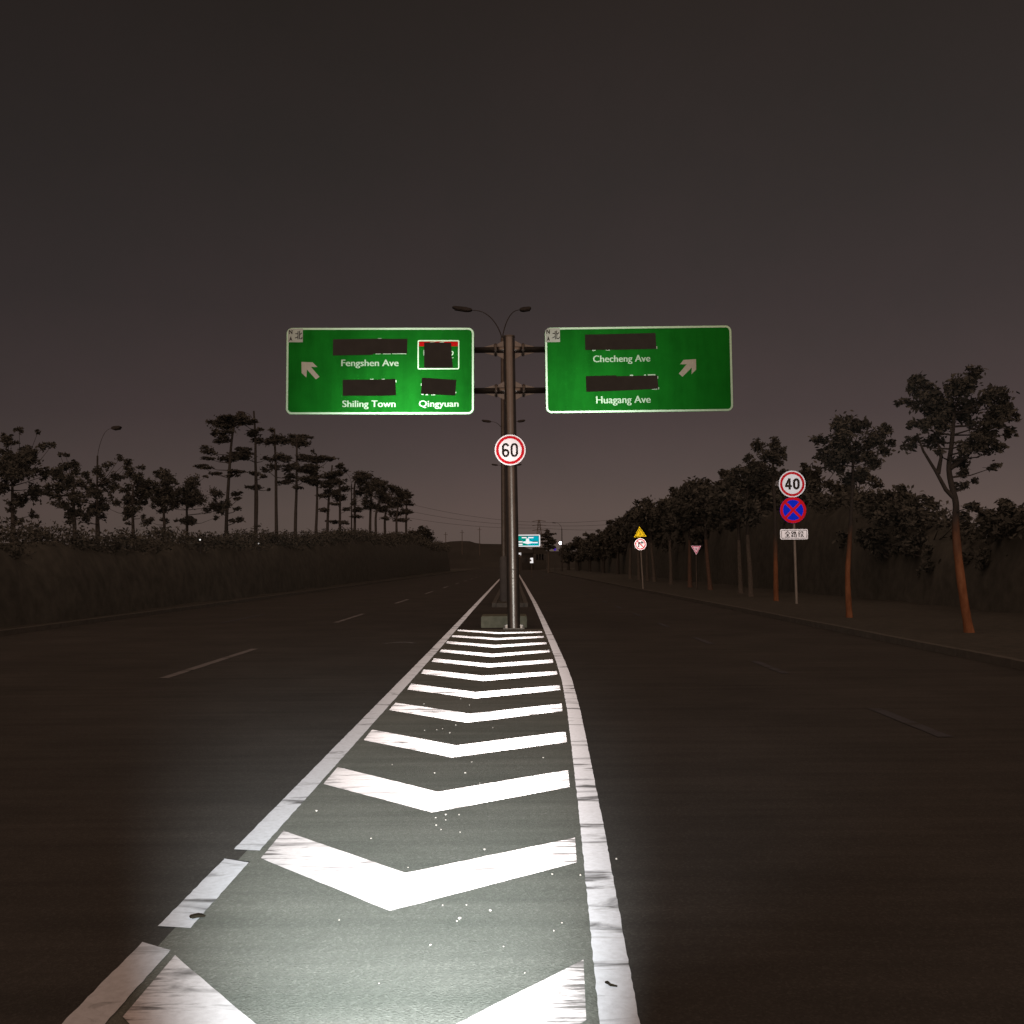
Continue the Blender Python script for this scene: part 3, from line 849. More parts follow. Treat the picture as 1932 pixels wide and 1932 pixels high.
# yellow warning triangle over a no-right-turn disc
DW = 64.0
gw, bw = sign_post((1213.3, 1097), (1206.6, 995), DW, 0.045, 'traffic_sign', 'thin post with yellow warning triangle above round no right turn sign')
c = at(1207.5, 1005.5, DW - 0.08); n = toward(c); px = DW / F
yel = reflective('yellow sign sheeting', (0.85, 0.56, 0.012), 0.9, n, 0.23, 0.15, 5, 0.3)
tri = [(-.8 * px, 12 * px), (-11.6 * px, -8.4 * px), (11.8 * px, -6.6 * px)]
def scaled(p, k):
    cx = sum(q[0] for q in p) / len(p); cz = sum(q[1] for q in p) / len(p)
    return [(cx + (x - cx) * k, cz + (z - cz) * k) for x, z in p]
T = Matrix.Translation(c - bw)
bm = prism(tri, -0.01, 0.01); bm.transform(T); tp = obj('warning_triangle', bm, yel, gw)
bm = band(scaled(tri, .84), scaled(tri, .70), -0.018, -0.0105); bm.transform(T); obj('border', bm, M['sign_black'], tp)
bm = strokes([(-.4 * px, -4.5 * px, -.4 * px, 4 * px), (-.4 * px, 0, 2.6 * px, -3.4 * px)], -0.0105, 1.0 * px, 0.008); bm.transform(T); obj('merge_symbol', bm, M['sign_black'], tp)
c = at(1208.3, 1026.8, DW - 0.08); n = toward(c); T = Matrix.Translation(c - bw)
wm = reflective('pinkish white disc sheeting', (0.9, 0.80, 0.80), 0.9, n, 0.215, 0.1, 5, 0.35)
rm = reflective('bright red disc sheeting', (0.55, 0.012, 0.03), 0.9, n, 0.215, 0.1, 5, 0.35)
r3 = 11.2 * px
bm = prism(circle(r3), -0.01, 0.01); bm.transform(T); d = obj('no_right_turn_disc', bm, wm, gw)
bm = band(circle(r3 * .87), circle(r3 * .72), -0.018, -0.0105); bm.transform(T); obj('red_ring', bm, rm, d)
bm = strokes([(-.52 * r3, .52 * r3, .52 * r3, -.52 * r3)], -0.0108, .13 * r3, 0.006); bm.transform(T); obj('red_bar', bm, rm, d)
bm = strokes([(-.28 * r3, -.5 * r3, -.28 * r3, .2 * r3), (-.36 * r3, .26 * r3, .2 * r3, .26 * r3)], -0.019, .17 * r3, 0.006)
add_prism(bm, [(.14 * r3, .56 * r3), (.58 * r3, .26 * r3), (.14 * r3, -.04 * r3)], -0.0252, -0.019)
bmesh.ops.recalc_face_normals(bm, faces=bm.faces[:]); bm.transform(T); obj('turn_arrow', bm, M['sign_black'], d)

# give way triangle
DY = 62.0
gy, by = sign_post((1314.5, 1112), (1313.2, 1030), DY, 0.04, 'traffic_sign', 'small pink and white give way triangle on a thin dark post')
gy.children[0].data.materials[0] = M['steel_dark']
c = at(1313.4, 1037.5, DY - 0.08); n = toward(c); px = DY / F; T = Matrix.Translation(c - by)
pm = reflective('pink white sheeting', (0.80, 0.50, 0.56), 0.62, n, 0.235, 0.2, 5, 0.35)
rm2 = reflective('magenta red sheeting', (0.42, 0.035, 0.10), 0.62, n, 0.235, 0.2, 5, 0.35)
tri = [(-9.4 * px, 7.6 * px), (0.2 * px, -9.0 * px), (9.4 * px, 7.6 * px)]
bm = prism(tri, -0.01, 0.01); bm.transform(T); tp = obj('give_way_triangle', bm, pm, gy)
bm = band(scaled(tri, .86), scaled(tri, .66), -0.017, -0.0105); bm.transform(T); obj('red_border', bm, rm2, tp)
rang = [(.05, .9, .2, .8), (.05, .62, .22, .62), (.2, .62, .2, .1), (.2, .1, .36, .22), (.62, .98, .62, .06), (.62, .58, .92, .58), (.38, .06, .98, .06)]
bm = strokes([(x0 * 4.4 * px - 2.2 * px, z0 * 4.4 * px - .2 * px, x1 * 4.4 * px - 2.2 * px, z1 * 4.4 * px - .2 * px) for x0, z0, x1, z1 in rang], -0.0105, .62 * px, 0.006); bm.transform(T); obj('lettering', bm, M['sign_black'], tp)

# ------------------------------------------------------------------ far lit blue sign over the right carriageway
DB = 190.0; px = DB / F
cb = at(995.5, 1020, DB)
XP = at(964, 1020, DB).x
gb = empty('direction_sign', (XP, DB, 0)); tag(gb, 'far lit blue direction sign with white bars, right of the sign post', 'road sign')
W_, H_ = 23.6 * px, 11.2 * px
lw = glow('lit white sign face', (1.0, 0.95, 0.95), 0.95); lb = glow('lit cyan sign face', (0.0, 0.40, 0.50), 0.95)
lg = glow('lit teal sign face', (0.0, 0.33, 0.26), 0.85)
T = Matrix.Translation(cb - Vector((XP, DB, 0)))
def gput(name, bm, mat, parent): bm.transform(T); return obj(name, bm, mat, parent)
pn = gput('sign_board', prism(rrect(-W_, -H_, W_, H_, .2), 0, 0.12), M['steel_dark'], gb)
gput('border', band(rrect(-W_, -H_, W_, H_, .2), rrect(-W_ + 2 * px, -H_ + 1.6 * px, W_ - 2 * px, H_ - 1.6 * px, .05), -0.05, -0.001), lw, pn)
gput('sign_field', prism([(0, -H_ + 1.6 * px), (W_ - 2.6 * px, -H_ + 1.6 * px), (W_ - 2.6 * px, H_ - 3 * px), (0, H_ - 2.2 * px)], -0.03, -0.001), lb, pn)
gput('sign_field', prism([(-W_ + 2.6 * px, -H_ + 1.6 * px), (-.01, -H_ + 1.6 * px), (-.01, H_ - 2.2 * px), (-W_ + 2.6 * px, H_ - 3 * px)], -0.03, -0.001), lg, pn)
bm = bmesh.new()
def bar(x0, z0, x1, z1, y0=-.06): add_prism(bm, [(x0 * px, z0 * px), (x1 * px, z0 * px), (x1 * px, z1 * px), (x0 * px, z1 * px)], y0, -.031)
bar(-11, 4.6, -2, 6.8); bar(1, 4.6, 11, 6.8); bar(-21, -3.4, -9.5, -1); bar(-21, -8.4, -9.8, -5.8); bar(9, -5, 19, -2.6, -.05)
add_prism(bm, [(-2.6 * px, 4 * px), (2.2 * px, 4 * px), (3.4 * px, -1.4 * px), (9 * px, -2.2 * px), (9.2 * px, -4.6 * px), (0, -6.6 * px), (-9 * px, -4 * px), (-8.6 * px, -1.8 * px), (-3.6 * px, -1.2 * px)], -.07, -.031)
bmesh.ops.recalc_face_normals(bm, faces=bm.faces[:]); gput('map_lines', bm, lw, pn)
bm = bmesh.new()
for q in ((9.5, -1.9, 19, -.6), (-21, -5.2, -9.8, -4), (-20, -.6, -11, .5), (-10.5, 7.4, 10.5, 8.2)):
    add_prism(bm, [(q[0] * px, q[1] * px), (q[2] * px, q[1] * px), (q[2] * px, q[3] * px), (q[0] * px, q[3] * px)], -.045, -.031)
bmesh.ops.recalc_face_normals(bm, faces=bm.faces[:]); gput('dark_lettering', bm, M['sign_black'], pn)
obj('post', tube([(0, 0.3, 0), (0, 0.3, cb.z + 0.8)], 0.2, 12), M['steel_dark'], gb, True)
for dz in (-.6, .6):
    obj('arm', tube([(0, 0.3, cb.z + dz), (cb.x - XP + W_ * .6, 0.3, cb.z + dz)], 0.1, 10), M['steel_dark'], gb, True)

def small_lit(name, u, v, D, wpx, hpx, label, cat, mat, segs=None):
    px = D / F; c = at(u, v, D); g = empty(name, (c.x, D, 0)); tag(g, label, cat)
    bm = prism(rrect(-wpx * px, -hpx * px, wpx * px, hpx * px, .1 * px), -.02, .1); bm.transform(Matrix.Translation((0, 0, c.z))); b = obj('sign_box', bm, M['steel_dark'], g)
    bm = bmesh.new()
    for q in segs: add_prism(bm, [(q[0] * px, q[1] * px), (q[2] * px, q[1] * px), (q[2] * px, q[3] * px), (q[0] * px, q[3] * px)], -.06, -.021)
    bmesh.ops.recalc_face_normals(bm, faces=bm.faces[:]); bm.transform(Matrix.Translation((0, 0, c.z))); obj('lit_panel', bm, mat, b)
    obj('post', tube([(0, .2, 0), (0, .2, c.z + hpx * px)], .08, 10), M['steel_dark'], g, True)
small_lit('lit_sign', 1003.2, 1057.5, 130, 4.2, 6, 'small white lit sign low over the far right carriageway', 'sign', lw, [(-2, 1.6, 2.4, 5), (-.5, -1.5, 2.6, 1.5), (-3, -4.8, 2.8, -1.6), (-2.8, 2.2, -2.1, 4.6)])
ld = glow('dim lit panel', (0.42, 0.38, 0.36), 0.6)
small_lit('lit_sign', 980.2, 1046.5, 170, 3.8, 5, 'tiny white lit box sign just below the far blue sign', 'sign', lw, [(-3, .4, .8, 3.6), (1.8, -1, 2.8, 4)])

def lamp_light(name, u, v, D, r, color, strength, label, cat):
    c = at(u, v, D); g = empty(name, (c.x, D, 0)); tag(g, label, cat)
    bm = bmesh.new(); bmesh.ops.create_uvsphere(bm, u_segments=12, v_segments=8, radius=r, matrix=Matrix.Translation((0, 0, c.z)) @ Matrix.Diagonal((1, 1, .9, 1)))
    obj('lamp', bm, glow(name + ' glow', color, strength), g, True)
    bm = bmesh.new(); add_box(bm, (-r * .7, .1, c.z + r * .8), (r * .7, r * 1.2, c.z + r * 1.3))
    obj('hood', bm, M['steel_dark'], g)
    obj('pole', tube([(0, r * 1.5, 0), (0, r * 1.5, c.z + r)], .03 + .0002 * D, 8), M['cable'], g, True)
px = 230 / F
lamp_light('flood_lamp', 1057.5, 1024.5, 230, 3.3 * px, (1, .95, 1), 4, 'bright white lamp shining over the far trees right of the blue sign', 'lamp')
lamp_light('signal_lamp', 1047, 1036.5, 220, 2.6 * px, (.10, .04, .5), 0.55, 'dim violet lamp under the far white lamp', 'lamp')
lamp_light('window_lamp', 377.5, 1018.3, 46.6, 1.5 * 48 / F, (1, .95, .9), 1.1, 'tiny white lamp in the dark hedge at the left', 'lamp')
lamp_light('window_lamp', 488, 1025.5, 57.6, 1.3 * 58 / F, (1, .93, .88), 0.45, 'pale lamp low in the hedge below the tall layered trees', 'lamp')

# ------------------------------------------------------------------ street lamps
def street_lamp(x, D, H, arms, label, base_box=True, r=0.11, group=None):
    g = empty('street_lamp', (x, D, 0)); tag(g, label, 'street lamp', group)
    obj('pole', tube([(0, 0, 0), (0, 0, H * .5), (0, 0, H - 1.35)], [r, r * .8, r * .6], 16), M['lamp_dark'] if not base_box else M['steel_dark'], g, True)
    if base_box:
        obj('base_cover', tube([(0, 0, 0), (0, 0, 1.9), (0, 0, 2.0)], [r * 1.6, r * 1.6, r], 16), M['cable'], g, True)
    for s, L in arms:
        pts = []
        for k in range(11):
            t = k / 10
            pts.append((s * L * (t ** 1.25) * .62, 0, H - 1.4 + 1.25 * (1 - (1 - t) ** 2.2)))
        e = pts[-1]
        obj('arm', tube(pts, [(.05 - .002 * k) * (r / .11) ** 1.3 * .5 for k in range(11)], 10), M['lamp_dark'], g, True)
        bm = bmesh.new()
        hl = L * .42
        ang = math.atan2(.16, 1.0)
        add_prism(bm, [(0, -.035), (hl * .18, -.085), (hl * .8, -.075), (hl, -.02), (hl * .9, .05), (hl * .3, .075), (0, .045)], -.13, .13)
        bmesh.ops.bevel(bm, geom=bm.edges[:], offset=.02, segments=2, affect='EDGES')
        bm.transform(Matrix.Translation(e) @ Matrix.Scale(s, 4, (1, 0, 0)) @ Matrix.Rotation(-ang, 4, 'Y'))
        bmesh.ops.recalc_face_normals(bm, faces=bm.faces[:])
        hd = obj('lamp_head', bm, M['lamp_dark'], g)
        bm = box((hl * .25, -.1, -.1), (hl * .85, .1, -.084)); bm.transform(Matrix.Translation(e) @ Matrix.Scale(s, 4, (1, 0, 0)) @ Matrix.Rotation(-ang, 4, 'Y'))
        bmesh.ops.recalc_face_normals(bm, faces=bm.faces[:])
        obj('lens', bm, M['lamp_dark'], hd)
    return g
street_lamp(-.36, 43, 12.55, ((-1, 2.05), (1, 1.2)), 'tall unlit double armed street lamp standing just behind the green sign post', group='median street lamps')
street_lamp(-.44, 77, 12.55, ((-1, 1.75), (1, 1.45)), 'second double armed street lamp, heads seen between the green boards', group='median street lamps')
street_lamp(-.40, 111, 12.55, ((-1, 1.75), (1, 1.45)), 'third double armed street lamp hidden mostly behind the 60 disc', group='median street lamps')
street_lamp(-18.2, 45, 7.9, ((1, 1.0),), 'slim single armed street lamp above the leafy trees at far left', False, .06, 'roadside street lamps')
street_lamp(-17.5, 70, 12.3, ((-1, 1.2),), 'single armed street lamp among the tall layered trees at left', False, .1, 'roadside street lamps')
street_lamp(-17.5, 112, 11.9, ((-1, 1.2),), 'far single armed street lamp beside the densest layered crowns', False, .1, 'roadside street lamps')
street_lamp(10.4, 215, 10.4, ((-1, 2.0),), 'distant street lamp curving left above the white lamp', False, .14, 'roadside street lamps')

# ------------------------------------------------------------------ foliage
def leaf_cloud(clusters, per_area, size, seed, slim=0.42, flat=1.0):
    """clusters: list of (centre, (rx,ry,rz)); returns verts and quads of many separate leaves"""
    g = np.random.default_rng(seed)
    VV = []
    for (c, rad) in clusters:
        n = max(16, int(50.0 * per_area * (rad[0] * rad[2] + rad[0] * rad[1]) / (size * size)))
        # a clump is a handful of sprays of unequal size, so its outline stays ragged
        k = int(g.integers(6, 10))
        sd = g.normal(size=(k, 3)); sd /= np.linalg.norm(sd, axis=1)[:, None]
        sc_ = sd * (g.random(k) ** .5 * 1.05)[:, None]; sr = g.uniform(.36, .78, k)
        w = sr ** 2; which = g.choice(k, n, p=w / w.sum())
        d = g.normal(size=(n, 3)); d /= np.linalg.norm(d, axis=1)[:, None]
        rr = g.random(n) ** 0.6 * g.uniform(0.7, 1.3, n) * np.where(g.random(n) < .2, 1.6, 1.0) * sr[which]
        p = np.array(c) + (sc_[which] + d * rr[:, None]) * np.array(rad)
        a = g.normal(size=(n, 3)); a[:, 2] = a[:, 2] * flat * .7 - .25
        a /= np.linalg.norm(a, axis=1)[:, None]
        b = np.cross(a, g.normal(size=(n, 3))); b /= np.linalg.norm(b, axis=1)[:, None] + 1e-9
        s = size * g.uniform(.6, 1.35, n)[:, None]
        q = np.stack([p - a * s * .5, p + b * s * slim * .5, p + a * s * .5, p - b * s * slim * .5], 1)
        VV.append(q.reshape(-1, 3))
    V = np.concatenate(VV)
    return V
def leaf_mesh(V):
    n = len(V) // 4
    me = bpy.data.meshes.new('leaves')
    me.vertices.add(len(V)); me.vertices.foreach_set('co', V.astype(np.float32).ravel())
    me.loops.add(len(V)); me.loops.foreach_set('vertex_index', np.arange(len(V), dtype=np.int32))
    me.polygons.add(n); me.polygons.foreach_set('loop_start', np.arange(0, len(V), 4, dtype=np.int32))
    me.polygons.foreach_set('loop_total', np.full(n, 4, dtype=np.int32))
    me.update(); me.validate()
    return me

def tree_from_view(name, label, trunk_px, clusters_px, D, trunk_r, leaf, bark, foliage, seed, limbs=(), density=1.3, depth=0.9, cat='tree', group=None, slim=.42, flat=1.0, limb_all=True, base_z=0.08):
    """a tree at forward distance D whose trunk and leaf clumps were measured in the picture; the clumps get a depth of their own"""
    rnd = random.Random(seed)
    px = D / F
    b = at(*trunk_px[0], D)
    root = Vector((b.x, D, base_z))
    g = empty(name, root); tag(g, label, cat, group)
    path = [at(u, v, D) - root for u, v in trunk_px]
    path[0] = Vector((path[0].x, 0, -0.15))
    n = len(path)
    wob = [Vector((0, rnd.uniform(-.08, .08), 0)) if 0 < i else Vector((0, 0, 0)) for i in range(n)]
    path = [p + w for p, w in zip(path, wob)]
    # smooth the measured trunk line
    fine = []
    for i in range(n - 1):
        for k in range(4):
            t = k / 4
            p0, p1, p2, p3 = path[max(i - 1, 0)], path[i], path[i + 1], path[min(i + 2, n - 1)]
            fine.append(0.5 * ((2 * p1) + (-p0 + p2) * t + (2 * p0 - 5 * p1 + 4 * p2 - p3) * t * t + (-p0 + 3 * p1 - 3 * p2 + p3) * t ** 3))
    fine.append(path[-1])
    m = len(fine)
    bm = bmesh.new()
    add_tube(bm, fine, [trunk_r * (1.45 if i == 0 else 1.12 if i == 1 else 1) * (1 - .62 * i / (m - 1)) * rnd.uniform(.95, 1.05) for i in range(m)], 12)
    nt = len(bm.faces)
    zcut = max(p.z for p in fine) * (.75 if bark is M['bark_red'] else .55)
    cl = []
    for q in clusters_px:
        u, v, rx = q[:3]; rz = q[3] if len(q) > 3 else rx * .8
        dy = rnd.uniform(-1, 1) * depth
        c = at(u, v, D) - root; c.y += dy
        cl.append((c, (rx * px, max(rx * px * .8, .15), rz * px)))
    for lp in limbs:
        pts = [at(u, v, D) - root for u, v in lp]
        add_tube(bm, pts, [trunk_r * (.55 - .38 * i / max(1, len(pts) - 1)) for i in range(len(pts))], 8)
    if limb_all:
        for c, rad in cl:
            cands = [f for f in fine if f.z < c.z - .15 * abs(c.x - f.x)] or fine[m // 2:]
            f = min(cands, key=lambda f: (f - c).length * (1.0 if f.z > fine[m // 3].z else 1.7))
            mid = f.lerp(c, .5) + Vector((rnd.uniform(-.1, .1), rnd.uniform(-.1, .1), -.06 * (c - f).length))
            r0 = min(trunk_r * .22, .035 + .004 * (c - f).length)
            add_tube(bm, [f, mid, c], [r0, r0 * .6, r0 * .25], 6)
    bmesh.ops.recalc_face_normals(bm, faces=bm.faces[:])
    bm.faces.ensure_lookup_table()
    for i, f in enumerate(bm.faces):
        f.material_index = 1 if (i >= nt or f.calc_center_median().z > zcut) else 0  # upper trunk and limbs take the darker bark as painted crown shade
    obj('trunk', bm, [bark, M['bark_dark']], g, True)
    obj('crown', leaf_mesh(leaf_cloud(cl, density, leaf, seed, slim, flat)), foliage, g)
    return g

# ---- right: the street trees with reddish trunks
def T1(x, y): return (1341.7 + .30557 * x, 664.5 + .30557 * y)
def T1c(L): return [(*T1(x, y), r * .30557) for x, y, r in L]
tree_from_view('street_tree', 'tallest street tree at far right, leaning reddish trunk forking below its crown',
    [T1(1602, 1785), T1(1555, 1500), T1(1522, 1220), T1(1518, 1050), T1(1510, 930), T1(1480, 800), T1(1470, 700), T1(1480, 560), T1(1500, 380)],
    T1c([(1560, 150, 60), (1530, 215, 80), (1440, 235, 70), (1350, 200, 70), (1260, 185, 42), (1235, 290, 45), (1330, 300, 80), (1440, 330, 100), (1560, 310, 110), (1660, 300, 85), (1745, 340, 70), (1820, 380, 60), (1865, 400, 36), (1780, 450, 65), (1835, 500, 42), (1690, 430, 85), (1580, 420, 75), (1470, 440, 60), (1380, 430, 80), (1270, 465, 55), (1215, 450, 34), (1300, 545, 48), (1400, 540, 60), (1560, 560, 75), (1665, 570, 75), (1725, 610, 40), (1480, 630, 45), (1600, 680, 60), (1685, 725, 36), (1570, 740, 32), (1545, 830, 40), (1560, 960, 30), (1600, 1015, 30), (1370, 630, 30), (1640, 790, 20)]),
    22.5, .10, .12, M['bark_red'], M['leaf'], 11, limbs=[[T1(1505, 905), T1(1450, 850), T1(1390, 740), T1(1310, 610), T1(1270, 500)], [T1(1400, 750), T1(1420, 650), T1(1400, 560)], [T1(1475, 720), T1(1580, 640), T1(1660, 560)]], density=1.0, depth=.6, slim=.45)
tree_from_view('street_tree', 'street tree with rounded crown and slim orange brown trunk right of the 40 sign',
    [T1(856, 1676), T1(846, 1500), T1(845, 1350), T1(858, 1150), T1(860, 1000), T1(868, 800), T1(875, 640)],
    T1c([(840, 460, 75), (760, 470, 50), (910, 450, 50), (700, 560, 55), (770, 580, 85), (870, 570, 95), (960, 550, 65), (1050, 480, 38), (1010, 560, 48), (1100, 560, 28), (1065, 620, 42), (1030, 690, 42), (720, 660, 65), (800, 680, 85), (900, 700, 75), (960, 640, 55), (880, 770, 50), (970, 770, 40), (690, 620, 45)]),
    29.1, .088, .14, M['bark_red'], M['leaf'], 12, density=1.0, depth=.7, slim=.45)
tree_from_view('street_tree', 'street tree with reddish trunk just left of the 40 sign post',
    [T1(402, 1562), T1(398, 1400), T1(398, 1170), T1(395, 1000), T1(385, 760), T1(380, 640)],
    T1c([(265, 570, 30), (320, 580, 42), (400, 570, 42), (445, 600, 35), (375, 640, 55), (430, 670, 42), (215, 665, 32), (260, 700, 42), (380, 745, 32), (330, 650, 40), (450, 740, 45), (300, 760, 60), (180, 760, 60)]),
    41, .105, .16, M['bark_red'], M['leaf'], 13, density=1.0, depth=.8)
# the rest of the row receding to the left
row = [  # base u, v, lean u at crown, top v, crown half width, D, words
    (1417, 1134, 1410, 870, 62, 47, 'first pale slim street tree left of the 40 sign, grey trunk'),
    (1398, 1126, 1394, 900, 48, 53, 'dim street tree between the pale slim trunk and the give way sign'),
    (1341, 1119, 1331, 905, 58, 60, 'leaning street tree just right of the give way sign'),
    (1302, 1112.5, 1299, 915, 52, 67.5, 'street tree whose trunk stands left of the give way sign'),
    (1266, 1107, 1264, 922, 44, 76, 'straight street tree midway between triangle signs'),
    (1235, 1102, 1228, 938, 40, 86, 'street tree just right of the no right turn sign'),
    (1222, 1100, 1220, 965, 24, 90, 'thin street tree behind the no right turn sign post'),
    (1206, 1098.5, 1205, 962, 32, 97, 'street tree behind the yellow triangle'),
    (1189, 1095, 1190, 965, 30, 106, 'last separate street tree, left of the yellow triangle'),
]
for k, (u, v, uc, vt, hw_, D, lab) in enumerate(row):
    rnd = random.Random(300 + k)
    cl = []
    H_ = (v - vt)
    for j in range(15):
        a = rnd.uniform(0, 6.28); rr = rnd.random() ** .5
        cu = uc + math.cos(a) * rr * hw_ * .8
        cv = vt + H_ * .05 + (0.5 + .5 * math.sin(a) * rr) * H_ * .34
        cl.append((cu, cv, hw_ * rnd.uniform(.26, .42)))
    t = [(u, v), (u + (uc - u) * .35 + rnd.uniform(-1, 1), v - H_ * .2), (u + (uc - u) * .7 + rnd.uniform(-1.5, 1.5), v - H_ * .42), (uc, v - H_ * .62), (uc, v - H_ * .8)]
    tree_from_view('street_tree', lab, t, cl, D, .09 + .0008 * D, .2 + .002 * D, M['bark_dim'] if k in (2, 3) else M['bark_grey'], M['leaf'], 320 + k, density=1.1, depth=1.6)

# second row: darker, denser trees whose crowns make the skyline on the right
back = [  # u, top v, crown half width, D
    (1905, 938, 75, 33), (1860, 985, 40, 37), (1700, 918, 62, 41), (1665, 935, 50, 46), (1760, 985, 45, 38), (1610, 888, 45, 52), (1535, 878, 55, 58), (1480, 890, 55, 66), (1385, 882, 44, 76), (1340, 905, 48, 84),
    (1290, 918, 40, 96), (1255, 942, 34, 112), (1165, 980, 26, 150), (1138, 998, 24, 175), (1112, 1006, 22, 200), (1090, 1014, 20, 230), (1072, 1026, 18, 265),
]
ordw = ['first', 'second', 'third', 'fourth', 'fifth', 'sixth', 'seventh', 'eighth', 'ninth', 'tenth', 'eleventh', 'twelfth', 'thirteenth', 'fourteenth', 'fifteenth', 'sixteenth', 'seventeenth', 'eighteenth', 'nineteenth', 'twentieth']
order = sorted(range(len(back)), key=lambda i: -back[i][0])
for rank, i in enumerate(order):
    u, vt, hw_, D = back[i]
    rnd = random.Random(400 + i); px_ = D / F
    vb = 1065 + EYE / px_
    H_ = vb - vt
    cl = []
    for j in range(26):
        a = rnd.uniform(0, 6.28); rr = rnd.random() ** .5
        cl.append((u + math.cos(a) * rr * hw_ * .85, vt + hw_ * .22 + H_ * .30 * (1 + math.sin(a) * rr), hw_ * rnd.uniform(.22, .36)))
    for j in range(5):
        cl.append((u + rnd.uniform(-.6, .6) * hw_, vt + hw_ * rnd.uniform(.12, .3), hw_ * .16))
    tree_from_view('thicket_tree', ordw[rank] + ' tree counting from the right in the dark row behind the street trees', [(u, vb), (u + 1, vb - H_ * .4), (u - 1, vb - H_ * .75)], cl, D, .12 + .001 * D, .16 + .002 * D, M['bark_dark'], M['leaf'], 420 + i, density=1.2, depth=2.2, group='dark trees behind the street trees')

# ---- left: leafy trees close to the frame edge, then tall layered trees
def T2(x, y): return (.20503 * x, 785.9 + .20503 * y)
def T2c(L): return [(*T2(x, y), r * .20503 * 1.22) for x, y, r in L]
leafy = [
    ('dense rounded tree filling the left edge of the picture', 110, 34, [(80, 190, 38), (110, 230, 30), (220, 265, 42), (300, 160, 26), (370, 225, 26), (390, 150, 18), (280, 230, 40), (100, 420, 110), (300, 390, 100), (380, 400, 70), (250, 520, 130), (60, 560, 90), (360, 520, 60), (200, 700, 60), (40, 760, 70), (230, 650, 60), (120, 330, 60), (30, 400, 60), (40, 660, 60)]),
    ('airy broadleaf tree second from the left edge', 680, 40, [(560, 350, 18), (560, 440, 42), (600, 480, 40), (700, 450, 36), (620, 560, 62), (700, 640, 75), (545, 690, 42), (760, 540, 36), (780, 760, 60), (690, 790, 45), (430, 520, 34), (460, 790, 42), (720, 380, 20), (640, 500, 40), (560, 600, 30), (500, 640, 28)]),
    ('airy broadleaf tree third from the left edge, around a thin lamp pole', 900, 45, [(960, 450, 34), (980, 520, 48), (900, 590, 48), (1050, 560, 50), (1130, 420, 38), (1190, 410, 30), (950, 720, 55), (880, 810, 70), (820, 640, 44), (1020, 660, 36), (1080, 450, 22), (860, 700, 46)]),
    ('airy broadleaf tree fourth from the left edge', 1225, 50, [(1180, 530, 60), (1310, 465, 26), (1250, 640, 66), (1130, 660, 46), (1200, 860, 60), (1350, 600, 50), (1300, 560, 42), (1160, 780, 46), (1290, 720, 46), (1240, 780, 40)]),
    ('airy broadleaf tree fifth from the left edge', 1510, 55, [(1440, 520, 36), (1540, 570, 60), (1450, 660, 60), (1560, 720, 80), (1640, 590, 44), (1420, 780, 60), (1480, 840, 46), (1600, 800, 50), (1460, 480, 16), (1380, 700, 40)]),
    ('low dense broadleaf tree beside the tallest layered tree', 1720, 58, [(1700, 630, 40), (1780, 620, 46), (1850, 630, 46), (1780, 730, 70), (1880, 750, 75), (1700, 770, 44), (1940, 700, 50), (1980, 780, 50), (1860, 540, 18), (2030, 830, 40), (1900, 840, 46)]),
]
for k, (lab, tx, D, L) in enumerate(leafy):
    px_ = D / F; vb = 1065 + EYE / px_
    t = [(T2(tx, 0)[0], vb), (T2(tx + 4, 0)[0], T2(0, 1080)[1]), (T2(tx - 4, 0)[0], T2(0, 860)[1]), (T2(tx + 2, 0)[0], T2(0, 640)[1])]
    xr_ = random.Random(900 + k)
    L = L + [(tx + xr_.gauss(0, 95), xr_.uniform(560, 1000), xr_.uniform(16, 44)) for _ in range(18 if k else 6)]
    tree_from_view('broadleaf_tree', lab, t, T2c(L), D, .10, .14, M['bark_dark'], M['leaf'], 500 + k, density=.8, depth=1.2, slim=.5)

